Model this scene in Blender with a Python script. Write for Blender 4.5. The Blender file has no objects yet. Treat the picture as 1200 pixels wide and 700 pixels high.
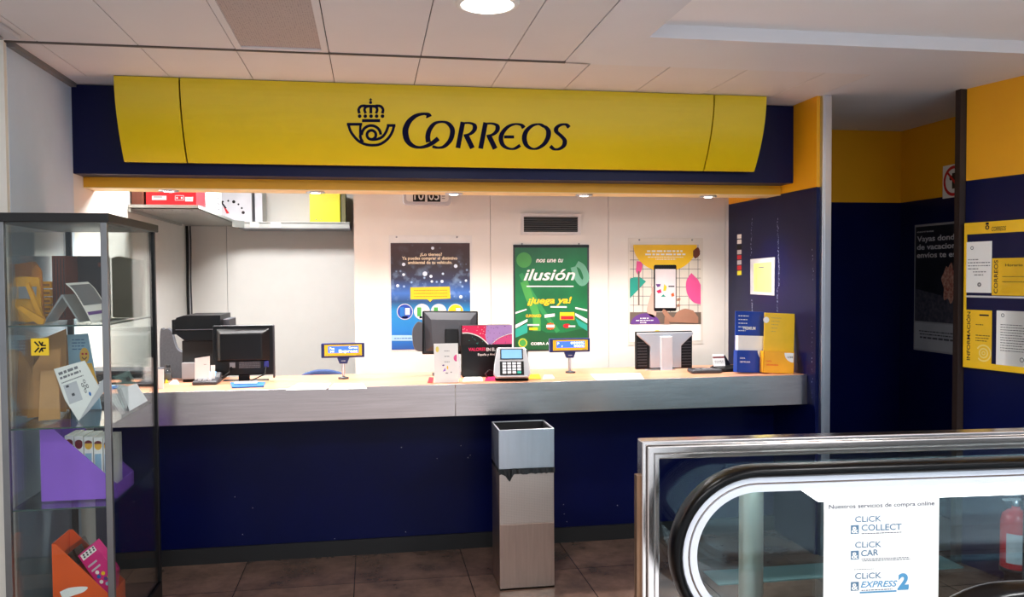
import bpy, math, random
from mathutils import Vector, Matrix, noise
random.seed(7)
S = bpy.context.scene
COL = S.collection
PI = math.pi

# ---------------------------------------------------------------- camera
F, YAW, PIT, ROL, CY, H = 980.0, math.radians(9.6), math.radians(1.88), math.radians(.35), 356.0, 1.6
_c, _s = math.cos(YAW), math.sin(YAW)
_f = Vector((_s, _c, 0)); _r = Vector((_c, -_s, 0)); _d = Vector((0, 0, -1))
FW = _f*math.cos(PIT) + _d*math.sin(PIT); _d2 = _d*math.cos(PIT) - _f*math.sin(PIT)
RT = _r*math.cos(ROL) + _d2*math.sin(ROL); DN = _d2*math.cos(ROL) - _r*math.sin(ROL)
EYE = Vector((0, 0, H))
def ray(x, y): return RT*((x-600)/F) + DN*((y-CY)/F) + FW
def U(x, y, X=None, Y=None, Z=None):
    """point of the room seen at (x, y) on a wall, front or level of known position"""
    d = ray(x, y)
    t = X/d.x if X is not None else (Y/d.y if Y is not None else (Z-H)/d.z)
    return EYE + d*t
def hit(x, y, P0, n):
    d = ray(x, y); return EYE + d*((P0-EYE).dot(n)/d.dot(n))
cam = bpy.data.cameras.new('camera'); co = bpy.data.objects.new('camera', cam); COL.objects.link(co)
M = Matrix((RT, -DN, -FW)).transposed().to_4x4(); M.translation = EYE; co.matrix_world = M
cam.sensor_width = 36; cam.lens = F/1200*36; cam.shift_y = 6/1200; cam.clip_start = .05
S.camera = co
S.view_settings.view_transform = 'Standard'; S.view_settings.look = 'None'
S.view_settings.exposure = 0.0; S.view_settings.gamma = 1; S.view_settings.use_curve_mapping = False

# ---------------------------------------------------------------- materials
def lin(c):
    return tuple((v/255/12.92) if v/255 <= .04045 else ((v/255+.055)/1.055)**2.4 for v in c)
MATS = {}
def mat(name, rgb, rough=.5, metal=0., var=.06, scale=8., spec=.5, bump=0., coat=0., rgb2=None, stretch=(1,1,1)):
    if name in MATS: return MATS[name]
    m = bpy.data.materials.new(name); m.use_nodes = True; nt = m.node_tree; N = nt.nodes
    b = N['Principled BSDF']; b.inputs['Roughness'].default_value = rough; b.inputs['Metallic'].default_value = metal
    b.inputs['Specular IOR Level'].default_value = spec; b.inputs['Coat Weight'].default_value = coat
    c = lin(rgb); lo = lin(rgb2) if rgb2 else tuple(v*(1-var*2) for v in c)
    tc = N.new('ShaderNodeTexCoord'); mp = N.new('ShaderNodeMapping'); mp.inputs['Scale'].default_value = stretch
    nz = N.new('ShaderNodeTexNoise'); nz.inputs['Scale'].default_value = scale; nz.inputs['Detail'].default_value = 4
    rp = N.new('ShaderNodeValToRGB'); rp.color_ramp.elements[0].position = .3; rp.color_ramp.elements[1].position = .7
    rp.color_ramp.elements[0].color = (*lo, 1); rp.color_ramp.elements[1].color = (*c, 1)
    L = nt.links.new
    L(tc.outputs['Object'], mp.inputs['Vector']); L(mp.outputs[0], nz.inputs['Vector'])
    L(nz.outputs['Fac'], rp.inputs['Fac']); L(rp.outputs['Color'], b.inputs['Base Color'])
    if bump:
        bp = N.new('ShaderNodeBump'); bp.inputs['Strength'].default_value = bump; bp.inputs['Distance'].default_value = .002
        L(nz.outputs['Fac'], bp.inputs['Height']); L(bp.outputs[0], b.inputs['Normal'])
    MATS[name] = m; return m
def emit(name, rgb, strength):
    if name in MATS: return MATS[name]
    m = bpy.data.materials.new(name); m.use_nodes = True; nt = m.node_tree
    b = nt.nodes['Principled BSDF']; b.inputs['Base Color'].default_value = (*lin(rgb), 1)
    b.inputs['Emission Color'].default_value = (*lin(rgb), 1); b.inputs['Emission Strength'].default_value = strength
    MATS[name] = m; return m
def glass(name, tint=(235, 245, 242), ior=1.45, boost=1.0):
    m = bpy.data.materials.new(name); m.use_nodes = True; nt = m.node_tree; N = nt.nodes
    N.remove(N['Principled BSDF']); out = N['Material Output']
    tr = N.new('ShaderNodeBsdfTransparent'); tr.inputs[0].default_value = (*lin(tint), 1)
    gl = N.new('ShaderNodeBsdfGlossy'); gl.inputs['Roughness'].default_value = .01; gl.inputs[0].default_value = (1, 1, 1, 1)
    fr = N.new('ShaderNodeFresnel'); fr.inputs['IOR'].default_value = ior
    mu = N.new('ShaderNodeMath'); mu.operation = 'MULTIPLY'; mu.inputs[1].default_value = boost; mu.use_clamp = True
    mx = N.new('ShaderNodeMixShader'); L = nt.links.new
    L(fr.outputs[0], mu.inputs[0]); L(mu.outputs[0], mx.inputs[0]); L(tr.outputs[0], mx.inputs[1]); L(gl.outputs[0], mx.inputs[2]); L(mx.outputs[0], out.inputs[0])
    MATS[name] = m; return m

WHITE = mat('wall white', (238, 234, 226), .45, var=.015)
WALLBLUE = mat('side wall pale blue', (204, 220, 236), .6, var=.02)
CREAM = mat('pilaster cream', (240, 234, 222), .6, var=.02)
CEIL = mat('ceiling tile', (226, 222, 221), .55, var=.015, scale=3)
PLAS = mat('ceiling plaster', (226, 226, 230), .5, var=.015, scale=3)
COFF = mat('coffer white paint', (246, 244, 243), .6, var=.01, scale=3)
GAP = mat('dark gap', (40, 34, 32), .8)
YEL = mat('sign yellow', (228, 198, 4), .38, var=.02, scale=2)
YELW = mat('wall yellow', (238, 168, 10), .45, var=.03, scale=3)
NAVY = mat('navy gloss', (4, 12, 62), .3, var=.12, scale=3, spec=.18)
NAVYB = mat('navy board', (8, 14, 62), .4, var=.1, scale=3, spec=.2)
INK = mat('logo navy ink', (9, 10, 48), .6, spec=.1)
BLACK = mat('black plastic', (10, 10, 13), .35, spec=.3)
BLACKM = mat('black matt', (10, 10, 12), .7)
DGREY = mat('dark grey plastic', (58, 58, 64), .45)
GREY = mat('grey plastic', (150, 150, 154), .45)
LGREY = mat('light grey plastic', (205, 205, 210), .4)
PAPER = mat('paper white', (245, 244, 240), .6, var=.01)
ALU = mat('aluminium', (205, 210, 218), .32, 1., var=.05, scale=30, stretch=(1, 1, .1))
STEEL = mat('brushed steel', (208, 196, 193), .27, 1., var=.07, scale=14, stretch=(.25, 1, 6), bump=.05)
CHROME = mat('polished chrome', (232, 226, 222), .2, 1., var=.05, scale=10, stretch=(.1, 1, 1))
SILVER = mat('silver paint', (200, 202, 208), .3, .6, var=.03)
SHELFM = mat('shelf grey metal', (176, 178, 172), .45, .2, var=.05)
WOOD = mat('worktop laminate', (212, 150, 116), .35, rgb2=(190, 128, 96), scale=12, stretch=(.3, 3, 1))
RED = mat('red card', (206, 14, 30), .45); LEMON = mat('lemon card', (240, 232, 10), .45)
ORANGE = mat('orange card', (240, 92, 20), .45); PURPLE = mat('purple card', (148, 96, 214), .45, var=.03)
PURPLED = mat('violet card inside', (104, 72, 176), .5)
PINK = mat('pink card', (222, 36, 130), .4); MAG = mat('magenta ink', (232, 20, 90), .5)
KRAFT = mat('kraft paper', (190, 138, 78), .7, var=.08, scale=20); KRAFTD = mat('kraft paper darker', (160, 108, 54), .7, var=.08, scale=20)
ENVY = mat('yellow padded envelope', (226, 160, 26), .5, var=.08, scale=30, bump=.4)
BROWN = mat('brown card', (110, 52, 30), .6, var=.1); DBROWN = mat('dark brown case', (44, 28, 24), .5, var=.2, scale=20)
BLUEC = mat('blue card', (20, 66, 168), .4); LBLUE = mat('light blue card', (158, 200, 226), .5)
SKYB = mat('service sign blue', (84, 150, 192), .5); SKYG = mat('service sign grey blue', (88, 122, 150), .5)
GOLD = mat('card yellow', (250, 200, 16), .4); GREEN = mat('poster green', (6, 120, 62), .35, rgb2=(2, 92, 46), scale=4)
GREENL = mat('poster light green', (70, 160, 70), .4); GREEND = mat('poster dark green', (4, 84, 38), .4)
TEAL = mat('teal print', (30, 160, 140), .5); ROSE = mat('rose print', (236, 84, 150), .5); PLUM = mat('plum print', (104, 60, 140), .5)
SKIN = mat('printed hand', (176, 128, 104), .5, var=.1); TAUPE = mat('taupe print', (112, 96, 84), .5)
GREYT = mat('grey text ink', (120, 120, 124), .6); BLUEM = mat('mid blue print', (30, 110, 190), .4)
LCD = emit('lcd blue', (50, 100, 235), 1.1); LCDT = emit('lcd text', (225, 245, 255), 1.4)
LCDG = mat('lcd pale', (120, 168, 210), .2)
CLEAR = glass('clear acrylic', (240, 244, 244), 1.3); GLS = glass('cabinet glass', (250, 253, 252), 1.45, .6)
ESCG = glass('balustrade glass', (236, 246, 248), 1.5, .5)
RUBBER = mat('handrail rubber', (5, 5, 6), .28, spec=.22)
TUBE = emit('diffuser white', (250, 252, 255), 3.0)
LENS = emit('downlight lens', (255, 250, 240), 14.0)

# ---------------------------------------------------------------- mesh helpers
LAST = {}
class MB:
    def __init__(s, M=None): s.v = []; s.f = []; s.m = []; s.sm = []; s.M = M or Matrix(); s.mats = []
    def mi(s, m):
        if m not in s.mats: s.mats.append(m)
        return s.mats.index(m)
    def add(s, vs, fs, m, smooth=False):
        o = len(s.v); k = s.mi(m); s.v += [s.M @ Vector(p) for p in vs]
        for f in fs: s.f.append([i+o for i in f]); s.m.append(k); s.sm.append(smooth)
        return s
    def box(s, x0, x1, y0, y1, z0, z1, m):
        v = [(x, y, z) for x in (x0, x1) for y in (y0, y1) for z in (z0, z1)]
        return s.add(v, [(0,1,3,2),(4,6,7,5),(0,4,5,1),(2,3,7,6),(0,2,6,4),(1,5,7,3)], m)
    def prism(s, pts, a, b, m, axis='y'):
        """2-D outline extruded along an axis: y: pts are (x,z); x: (y,z); z: (x,y)"""
        g = {'y': lambda p, t: (p[0], t, p[1]), 'x': lambda p, t: (t, p[0], p[1]), 'z': lambda p, t: (p[0], p[1], t)}[axis]
        n = len(pts); v = [g(p, a) for p in pts] + [g(p, b) for p in pts]
        fs = [list(range(n))[::-1], list(range(n, 2*n))] + [(i, (i+1) % n, n+(i+1) % n, n+i) for i in range(n)]
        return s.add(v, fs, m)
    def poly(s, pts, m): return s.add(pts, [list(range(len(pts)))], m)
    def tube(s, pts, r, m, n=10, cap=True):
        pts = [Vector(p) for p in pts]; vs = []; fs = []
        up = Vector((0, 0, 1))
        for i, p in enumerate(pts):
            t = (pts[min(i+1, len(pts)-1)] - pts[max(i-1, 0)]).normalized()
            a = t.cross(up) if abs(t.z) < .95 else t.cross(Vector((1, 0, 0)))
            a.normalize(); b = t.cross(a)
            rr = r[i] if isinstance(r, (list, tuple)) else r
            for k in range(n):
                q = 2*PI*k/n; vs.append(p + a*rr*math.cos(q) + b*rr*math.sin(q))
        for i in range(len(pts)-1):
            for k in range(n): fs.append((i*n+k, i*n+(k+1) % n, (i+1)*n+(k+1) % n, (i+1)*n+k))
        if cap: fs += [list(range(n))[::-1], list(range((len(pts)-1)*n, len(pts)*n))]
        return s.add(vs, fs, m, True)
    def lathe(s, prof, m, c=(0, 0, 0), n=24, smooth=True):
        vs = []; fs = []
        for r, z in prof:
            for k in range(n): q = 2*PI*k/n; vs.append((c[0]+r*math.cos(q), c[1]+r*math.sin(q), c[2]+z))
        for i in range(len(prof)-1):
            for k in range(n): fs.append((i*n+k, i*n+(k+1) % n, (i+1)*n+(k+1) % n, (i+1)*n+k))
        return s.add(vs, fs, m, smooth)
    def draw(s, polys, mp, m, k=1):
        """flat print: 2-D polygons laid on a surface by mp(u, v, layer)"""
        for p in polys: s.poly([mp(a, b, k) for a, b in p], m)
        return s
    def build(s, name, parent=None, origin=None, bevel=0):
        if name == 'print' and parent is not None and parent.name in LAST:      # print belongs to the surface it is on
            o, mb = LAST[parent.name]; k0 = len(mb.v); mb.v += s.v; mb.f += [[i+k0 for i in f] for f in s.f]; mb.sm += s.sm
            mb.m += [mb.mi(s.mats[i]) for i in s.m]; o0 = Vector(o['_o']); me = bpy.data.meshes.new(o.name)
            me.from_pydata([p-o0 for p in mb.v], [], mb.f)
            for m in mb.mats: me.materials.append(m)
            for i, p in enumerate(me.polygons): p.material_index = mb.m[i]; p.use_smooth = mb.sm[i]
            me.update(); o.data = me; return o
        me = bpy.data.meshes.new(name)
        if parent is not None: o0 = Vector(parent['_o'])
        elif origin is not None: o0 = Vector(origin)
        else:
            xs = [p.x for p in s.v]; ys = [p.y for p in s.v]; zs = [p.z for p in s.v]
            o0 = Vector(((min(xs)+max(xs))/2, (min(ys)+max(ys))/2, min(zs)))
        if parent is not None and parent.type == 'MESH' and '_o' in parent: o0 = Vector(parent['_o'])
        me.from_pydata([p-o0 for p in s.v], [], s.f)
        for m in s.mats: me.materials.append(m)
        for i, p in enumerate(me.polygons): p.material_index = s.m[i]; p.use_smooth = s.sm[i]
        me.update()
        o = bpy.data.objects.new(name, me); COL.objects.link(o)
        if parent is not None: o.parent = parent; LAST[parent.name] = (o, s)
        else: o.location = o0
        o['_o'] = tuple(o0)
        if bevel:
            b = o.modifiers.new('bevel', 'BEVEL'); b.width = bevel; b.segments = 2; b.limit_method = 'ANGLE'
        return o
def tag(o, label=None, cat=None, group=None, kind=None):
    if label: o['label'] = label
    if cat: o['category'] = cat
    if group: o['group'] = group
    if kind: o['kind'] = kind
    return o
def thing(name, label, cat, loc, group=None):
    o = bpy.data.objects.new(name, None); COL.objects.link(o); o.location = loc; o['_o'] = tuple(loc); o.empty_display_size = .05
    return tag(o, label, cat, group)
def struct(name, mb, bevel=0): return tag(mb.build(name, bevel=bevel), kind='structure')
def dup(root, loc, label=None):
    r = root.copy(); COL.objects.link(r); r.location = loc
    if label: r['label'] = label
    for ch in list(root.children):
        c = ch.copy(); COL.objects.link(c); c.parent = r
        for g in ch.children:
            d = g.copy(); COL.objects.link(d); d.parent = c
    return r

# ---- 2-D shapes
def rect(u0, v0, u1, v1): return [[(u0, v0), (u1, v0), (u1, v1), (u0, v1)]]
def disc(cx, cy, r, n=28, ry=None, a0=0, a1=2*PI):
    ry = ry or r; return [[(cx+r*math.cos(a0+(a1-a0)*i/n), cy+ry*math.sin(a0+(a1-a0)*i/n)) for i in range(n if abs(a1-a0) > 6.28 else n+1)]]
def ring(cx, cy, r0, r1, n=32, a0=0, a1=2*PI):
    o = []
    for i in range(n):
        p, q = a0+(a1-a0)*i/n, a0+(a1-a0)*(i+1)/n
        o.append([(cx+r0*math.cos(p), cy+r0*math.sin(p)), (cx+r1*math.cos(p), cy+r1*math.sin(p)), (cx+r1*math.cos(q), cy+r1*math.sin(q)), (cx+r0*math.cos(q), cy+r0*math.sin(q))])
    return o
def smooth(pts, k=6):
    P = [pts[0]]+list(pts)+[pts[-1]]; o = []
    for i in range(1, len(P)-2):
        for j in range(k):
            t = j/k; p0, p1, p2, p3 = P[i-1], P[i], P[i+1], P[i+2]
            o.append(tuple(.5*((2*p1[c])+(-p0[c]+p2[c])*t+(2*p0[c]-5*p1[c]+4*p2[c]-p3[c])*t*t+(-p0[c]+3*p1[c]-3*p2[c]+p3[c])*t**3) for c in (0, 1)))
    o.append(tuple(pts[-1])); return o
def stroke(pts, w, w2=None, sm=True, taper=0):
    """band along a path; w2 = width where the path runs level (pen contrast)"""
    if sm: pts = smooth(pts)
    else: pts = [(a[0]+(b[0]-a[0])*k/8, a[1]+(b[1]-a[1])*k/8) for a, b in zip(pts, pts[1:]) for k in range(8)]+[pts[-1]]
    n = len(pts); L = []
    for i, p in enumerate(pts):
        a = pts[max(i-1, 0)]; b = pts[min(i+1, n-1)]; dx, dy = b[0]-a[0], b[1]-a[1]; l = math.hypot(dx, dy) or 1
        dx /= l; dy /= l; ww = w if w2 is None else w2+(w-w2)*abs(dy)**1.3
        L.append(((p[0]-dy*ww/2, p[1]+dx*ww/2), (p[0]+dy*ww/2, p[1]-dx*ww/2)))
    return [[L[i][0], L[i+1][0], L[i+1][1], L[i][1]] for i in range(n-1)]
_tc = {}
def text(s, size, x=0, y=0, align='LEFT', bold=0., shear=0., sx=1., sp=1.):
    key = (s, bold, shear, sp)
    if key not in _tc:
        c = bpy.data.curves.new('t', 'FONT'); c.body = s; c.size = 1; c.offset = bold; c.shear = shear; c.resolution_u = 3; c.space_character = sp
        o = bpy.data.objects.new('t', c); COL.objects.link(o); dg = bpy.context.evaluated_depsgraph_get(); dg.update()
        me = o.evaluated_get(dg).to_mesh()
        _tc[key] = [[(me.vertices[i].co.x, me.vertices[i].co.y) for i in p.vertices] for p in me.polygons]
        o.evaluated_get(dg).to_mesh_clear(); bpy.data.objects.remove(o); bpy.data.curves.remove(c)
    P = _tc[key]; xs = [a for p in P for a, b in p] or [0]; w = (max(xs))*size*sx
    off = {'LEFT': 0, 'CENTER': -w/2, 'RIGHT': -w}[align]
    return [[(x+off+a*size*sx, y+b*size) for a, b in p] for p in P]
def fit(s, x0, x1, y, h, bold=0., shear=0.):
    """text of capital height h stretched between x0 and x1, baseline y"""
    P = text(s, 1, bold=bold, shear=shear); xs = [a for p in P for a, b in p]; w = max(xs)-min(xs); k = h/.7
    return [[(x0+(a-min(xs))*(x1-x0)/w, y+b*k) for a, b in p] for p in P]
def wavy(x0, x1, y, h):   # a line of print too small to read
    o = []; x = x0
    while x < x1:
        w = h*random.uniform(1.2, 4.5); o += rect(x, y, min(x+w, x1), y+h); x += w+h*.8
    return o
def front(Y0, e=.0006): return lambda u, v, k: (u, Y0-e*k, v)
def pxpts(pts, Y): return [(lambda p: (p.x, p.z))(U(x, y, Y=Y)) for x, y in pts]
def pxr(x0, y0, x1, y1, Y):
    a = U(x0, y1, Y=Y); b = U(x1, y0, Y=Y); return a.x, b.x, a.z, b.z
def pbox(mb, x0, y0, x1, y1, Y, d, m):
    a, b, c, e = pxr(x0, y0, x1, y1, Y); return mb.box(a, b, Y, Y+d, c, e, m)
def px2(polys, Y): return [[(lambda p: (p.x, p.z))(U(x, y, Y=Y)) for x, y in P] for P in polys]
def flipt(polys, y): return [[(a, 2*y-b) for a, b in p] for p in polys]

# ================================================================ SETTING
b = MB(); b.box(-6, 7, -4, 8, -.05, 0, None)
m = bpy.data.materials.new('floor brown stone tiles'); m.use_nodes = True; nt = m.node_tree; N = nt.nodes; L = nt.links.new
pb = N['Principled BSDF']; tc = N.new('ShaderNodeTexCoord'); br = N.new('ShaderNodeTexBrick'); br.offset = 0
br.inputs['Scale'].default_value = 1; br.inputs['Brick Width'].default_value = .6; br.inputs['Row Height'].default_value = .6
br.inputs['Mortar Size'].default_value = .003; br.inputs['Color1'].default_value = (*lin((128, 104, 92)), 1); br.inputs['Color2'].default_value = (*lin((112, 90, 80)), 1)
br.inputs['Mortar'].default_value = (*lin((60, 48, 42)), 1)
nz = N.new('ShaderNodeTexNoise'); nz.inputs['Scale'].default_value = 5; nz.inputs['Detail'].default_value = 8; nz.inputs['Roughness'].default_value = .65
rp = N.new('ShaderNodeValToRGB'); rp.color_ramp.elements[0].position = .3; rp.color_ramp.elements[0].color = (.35, .35, .35, 1); rp.color_ramp.elements[1].position = .75; rp.color_ramp.elements[1].color = (1.25, 1.15, 1.1, 1)
mx = N.new('ShaderNodeMix'); mx.data_type = 'RGBA'; mx.blend_type = 'MULTIPLY'; mx.inputs['Factor'].default_value = 1
L(tc.outputs['Object'], br.inputs['Vector']); L(tc.outputs['Object'], nz.inputs['Vector']); L(nz.outputs['Fac'], rp.inputs['Fac'])
L(br.outputs['Color'], mx.inputs['A']); L(rp.outputs['Color'], mx.inputs['B']); L(mx.outputs['Result'], pb.inputs['Base Color']); pb.inputs['Roughness'].default_value = .2
b.mats = [m]; FLOORM = m; struct('floor', b)

b = MB(); b.box(1.0, 7, -4, 1.9, -.02, .004, mat('pale floor reflector', (226, 230, 236), .35, var=.05, scale=60)); struct('floor_reflector', b)  # unseen pale slab added to bounce light and whiten the steel's reflection
b = MB(); b.box(-6, 1.0, -4, 1.9, -.02, .004, mat('warm floor reflector', (172, 160, 156), .35, var=.05, scale=60)); struct('floor_reflector_left', b)  # unseen warm slab added to tint the left part of the steel's reflection
# ceiling: tiles with open joints under a dark slab, plaster field and shallow coffer on the right
ZC = 2.6; xs = [-1.37, -.97, -.57, -.17, .237, .64, 1.035, 1.432, 1.825, 2.24]
b = MB()
b.box(-6, 7, -4, 8, 2.68, 2.72, GAP)
g = .0022
b.box(-1.5, .905, -4, 4.46, ZC+.008, ZC+.02, GAP); b.box(.9, 2.5, 3.84, 4.46, ZC+.008, ZC+.02, GAP)
edges = [-1.5]+xs+[2.49]
for i in range(len(edges)-1):
    x0, x1 = edges[i]+g, edges[i+1]-g
    b.box(x0, x1, 3.855 if x0 < .9 else 3.87, 4.46, ZC, ZC+.02, CEIL)
for i in range(6):
    x0, x1 = edges[i]+g, edges[i+1]-g
    if i == 3:
        continue
    for y0, y1 in ((2.44, 3.835), (1.04, 2.436), (-.36, 1.036), (-1.76, -.364), (-3.16, -1.764)): b.box(x0, x1, y0, y1, ZC, ZC+.02, CEIL)
for y0, y1 in ((1.04, 2.436), (-.36, 1.036), (-1.76, -.364), (-3.16, -1.764)): b.box(-.17+g-.4, -.17-g, y0, y1, ZC, ZC+.02, CEIL)
for y0, y1 in ((2.44, 3.835), (1.04, 2.436), (-.36, 1.036), (-1.76, -.364), (-3.16, -1.764)): b.box(.64+g, .903, y0, y1, ZC, ZC+.02, CEIL)
# plaster
b.box(.909, 1.165, -4, 3.87, ZC, ZC+.08, PLAS); b.box(1.165, 7, 3.4, 3.87, ZC, ZC+.08, PLAS)
b.box(1.165, 7, -4, 3.4, 2.657, 2.68, COFF)
b.box(2.49, 7, 3.87, 8, ZC, ZC+.08, PLAS); b.box(-1.5, 2.49, 4.46, 8, ZC, ZC+.08, PLAS); b.box(-6, -1.5, -4, 3.85, ZC, ZC+.08, PLAS)
struct('ceiling', b)
b = MB(); b.box(-1.5, .909, 3.838, 3.852, ZC-.006, ZC+.01, mat('joint strip grey', (96, 86, 80), .5, .3)); struct('trim_1', b)
b = MB(); b.box(-1.5, -1.47, 3.86, 4.62, ZC-.02, ZC, mat('edge trim grey', (120, 118, 118), .5)); struct('trim_2', b)

b = MB(); b.box(-1.62, -1.5, 3.85, 7.57, 0, ZC, WHITE); struct('wall_left', b)
b = MB(); b.box(-1.501, -1.4985, 3.86, 4.63, 0, ZC, WALLBLUE); b.v = [p for p in b.v]; struct('wall_left_lining', b)
b = MB(); b.box(-6, -1.5, 3.83, 3.85, 0, ZC, CREAM); struct('wall_left_front', b)
b = MB()
for x0, x1 in ((-1.5, -1.206), (-1.202, -.1)): b.box(x0, x1, 7.45, 7.47, 0, ZC, WHITE)
b.box(-1.5, -.1, 7.462, 7.55, 0, ZC, GREY); struct('wall_back_left', b)
b = MB(); e = [-.102, .794, 1.608, 2.456, 2.5]
for i in range(4): b.box(e[i]+(.0015 if i else 0), e[i+1]-.0015, 5.54, 5.56, 0, ZC, WHITE)
b.box(-.102, 2.5, 5.552, 7.5, 0, ZC, GREY); b.box(-.102, -.1, 5.541, 7.5, 0, ZC, WHITE); struct('wall_back', b)
b = MB(); b.box(2.48, 2.5, 4.37, 5.54, 0, 2.092, NAVY); b.box(2.48, 2.5, 4.37, 5.54, 2.092, ZC, YELW)
b.box(2.5, 2.56, 4.40, 5.54, 0, 2.1, NAVY); b.box(2.5, 2.56, 4.40, 5.54, 2.1, ZC, YELW); struct('wall_right', b)
b = MB(); b.box(2.5, 2.554, 4.34, 4.40, 0, ZC, ALU); b.box(2.512, 2.542, 4.337, 4.34, 0, ZC, ALU); struct('trim_3', b, .002)
b = MB(); b.box(2.56, 3.72, 5.37, 5.45, 0, 2.1, NAVY); b.box(2.56, 3.72, 5.37, 5.45, 2.1, ZC, YELW); struct('wall_corridor_back', b)
b = MB(); b.box(3.69, 3.77, 4.1, 5.45, 0, 2.1, NAVY); b.box(3.69, 3.77, 4.1, 5.45, 2.1, ZC, YELW); struct('wall_corridor_right', b)
# near right wall, slightly turned
W0 = Vector((3.200, 4.09, 0)); Wd = Vector((.10, -.44, 0)).normalized(); Wn = Vector((Wd.y, -Wd.x, 0))  # Wn points to the room (-x)
Mw = Matrix.Translation(W0) @ Matrix(((Wd.x, -Wn.x, 0), (Wd.y, -Wn.y, 0), (0, 0, 1))).to_4x4()        # local x along wall, local -y out of it
b = MB(Mw); b.box(0, 2.6, 0, .3, 0, 2.103, NAVY); b.box(0, 2.6, 0, .3, 2.103, ZC, YELW); struct('wall_right_front', b)
b = MB(); b.box(3.165, 3.7, 4.095, 4.135, 0, ZC, mat('jamb dark brown', (46, 32, 28), .5)); struct('trim_4', b)
b = MB(); b.box(1.75, 3.16, 4.02, 4.22, 0, .006, mat('granite threshold', (150, 172, 170), .3, rgb2=(70, 92, 92), scale=160)); struct('trim_5', b)
b = MB(); b.box(2.56, 3.69, 4.3, 5.37, 0, .004, mat('corridor floor grey', (120, 132, 138), .3, var=.1)); struct('floor_corridor', b)

# ================================================================ PELMET AND SIGN
t = thing('pelmet', 'navy blue pelmet board with a yellow lower lip spanning above the service counter', 'pelmet', (.49, 4.7, 2.085))
b = MB(); b.box(-1.499, 2.479, 4.63, 4.78, 2.141, 2.595, NAVYB); b.build('navy_board', t, bevel=.002)
b = MB(); b.box(-1.498, 2.478, 4.782, 4.97, 2.088, 2.155, YELW); b.build('yellow_lip', t)
b = MB(); b.box(-1.498, 2.478, 4.782, 4.97, 2.084, 2.088, mat('lip underside lit cream', (240, 214, 150), .5)); b.build('underside', t)  # cream puts the lit look of the underside into its colour
def prof(z): return 4.41+.15*max(0, (2.597-z)/.4)**1.9
def curved(x0, x1, m, th=.02):
    b = MB(); n = 16; vs = []
    for i in range(n+1):
        z = 2.597-(2.597-2.197)*i/n; y = prof(z)
        vs += [(x0, y, z), (x1, y, z), (x1, y+th, z), (x0, y+th, z)]
    fs = [(0, 1, 2, 3), (4*n+3, 4*n+2, 4*n+1, 4*n)]
    for i in range(n):
        a = 4*i; fs += [(a+k, a+4+k, a+4+(k+1) % 4, a+(k+1) % 4) for k in range(4)]
    b.add(vs, fs, m); return b
sg = thing('shop_sign', 'long curved yellow fascia sign with navy CORREOS lettering and crowned horn emblem', 'sign', (.48, 4.5, 2.19))
curved(-.922, 1.885, YEL).build('centre_panel', sg)
curved(-1.232, -.930, YEL).build('end_panel', sg); curved(1.893, 2.198, YEL).build('end_panel', sg)
b = MB(); b.box(-1.22, 2.186, 4.58, 4.63, 2.2, 2.595, BLACKM); b.box(-1.22, 2.186, 4.45, 4.6, 2.5, 2.596, BLACKM); b.build('mounting_frame', sg)
def signmap(x, y, k):
    p = U(x, y, Y=4.45)
    for _ in range(3): p = U(x, y, Y=prof(p.z))
    return (p.x, prof(p.z)-.0012*k, p.z)
def A(polys): return [[(390+x/7.78, 100+y/7.78) for x, y in p] for p in polys]
def Bq(polys): return [[(520+x/7.5, 120+y/7.5) for x, y in p] for p in polys]
em = []
for s_ in (1, -1):
    fx = lambda P: [(347+s_*(x-347), y) for x, y in P]
    em += stroke(fx([(243, 257), (236, 222), (258, 192), (300, 188)]), 25) + stroke(fx([(300, 257), (289, 222), (305, 197), (347, 190)]), 24)
em += stroke([(347, 257), (347, 185)], 26, sm=False) + rect(290, 178, 404, 200)
for x in (245, 296, 349, 400, 453): em += disc(x, 282, 17, 16)
em += disc(345, 158, 14, 14) + rect(340, 118, 350, 150) + rect(332, 127, 358, 137) + rect(266, 309, 432, 337)
em += stroke([(141, 350), (165, 425), (225, 500), (290, 537), (362, 547), (432, 537), (500, 490), (542, 425), (560, 362)], 25)
em += rect(128, 343, 268, 369) + rect(492, 354, 572, 380)
em += stroke([(254, 350), (250, 400), (252, 460), (262, 520)], 22)
em += ring(350, 455, 74, 100, 30, -PI*1.0, -.05) + stroke([(262, 430), (250, 470), (275, 520)], 24)
em += ring(352, 453, 28, 54, 30) + stroke([(504, 375), (488, 420), (455, 468), (405, 492), (352, 496)], 25)
b = MB(); b.draw(A(em), signmap, INK, 1); b.build('emblem', sg)
glyphs = [A(stroke([(878, 292), (862, 266), (815, 262), (755, 280), (700, 325), (668, 385), (662, 440), (680, 505), (725, 550), (785, 567), (850, 556), (910, 525), (962, 485)], 56, 24)),
    A(stroke([(872, 520), (866, 470), (880, 410), (925, 352), (985, 334), (1045, 345), (1085, 390), (1090, 440), (1068, 505), (1015, 558), (960, 570), (908, 558)], 46, 20))]
def R_(dx, dy): return Bq(stroke([(168+dx, 172+dy), (124+dx, 402+dy)], 42, sm=False)+stroke([(165+dx, 184+dy), (225+dx, 182+dy), (268+dx, 200+dy), (270+dx, 240+dy), (232+dx, 278+dy), (176+dx, 292+dy)], 40, 17)+stroke([(195+dx, 285+dy), (252+dx, 404+dy)], 44, sm=False))
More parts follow.
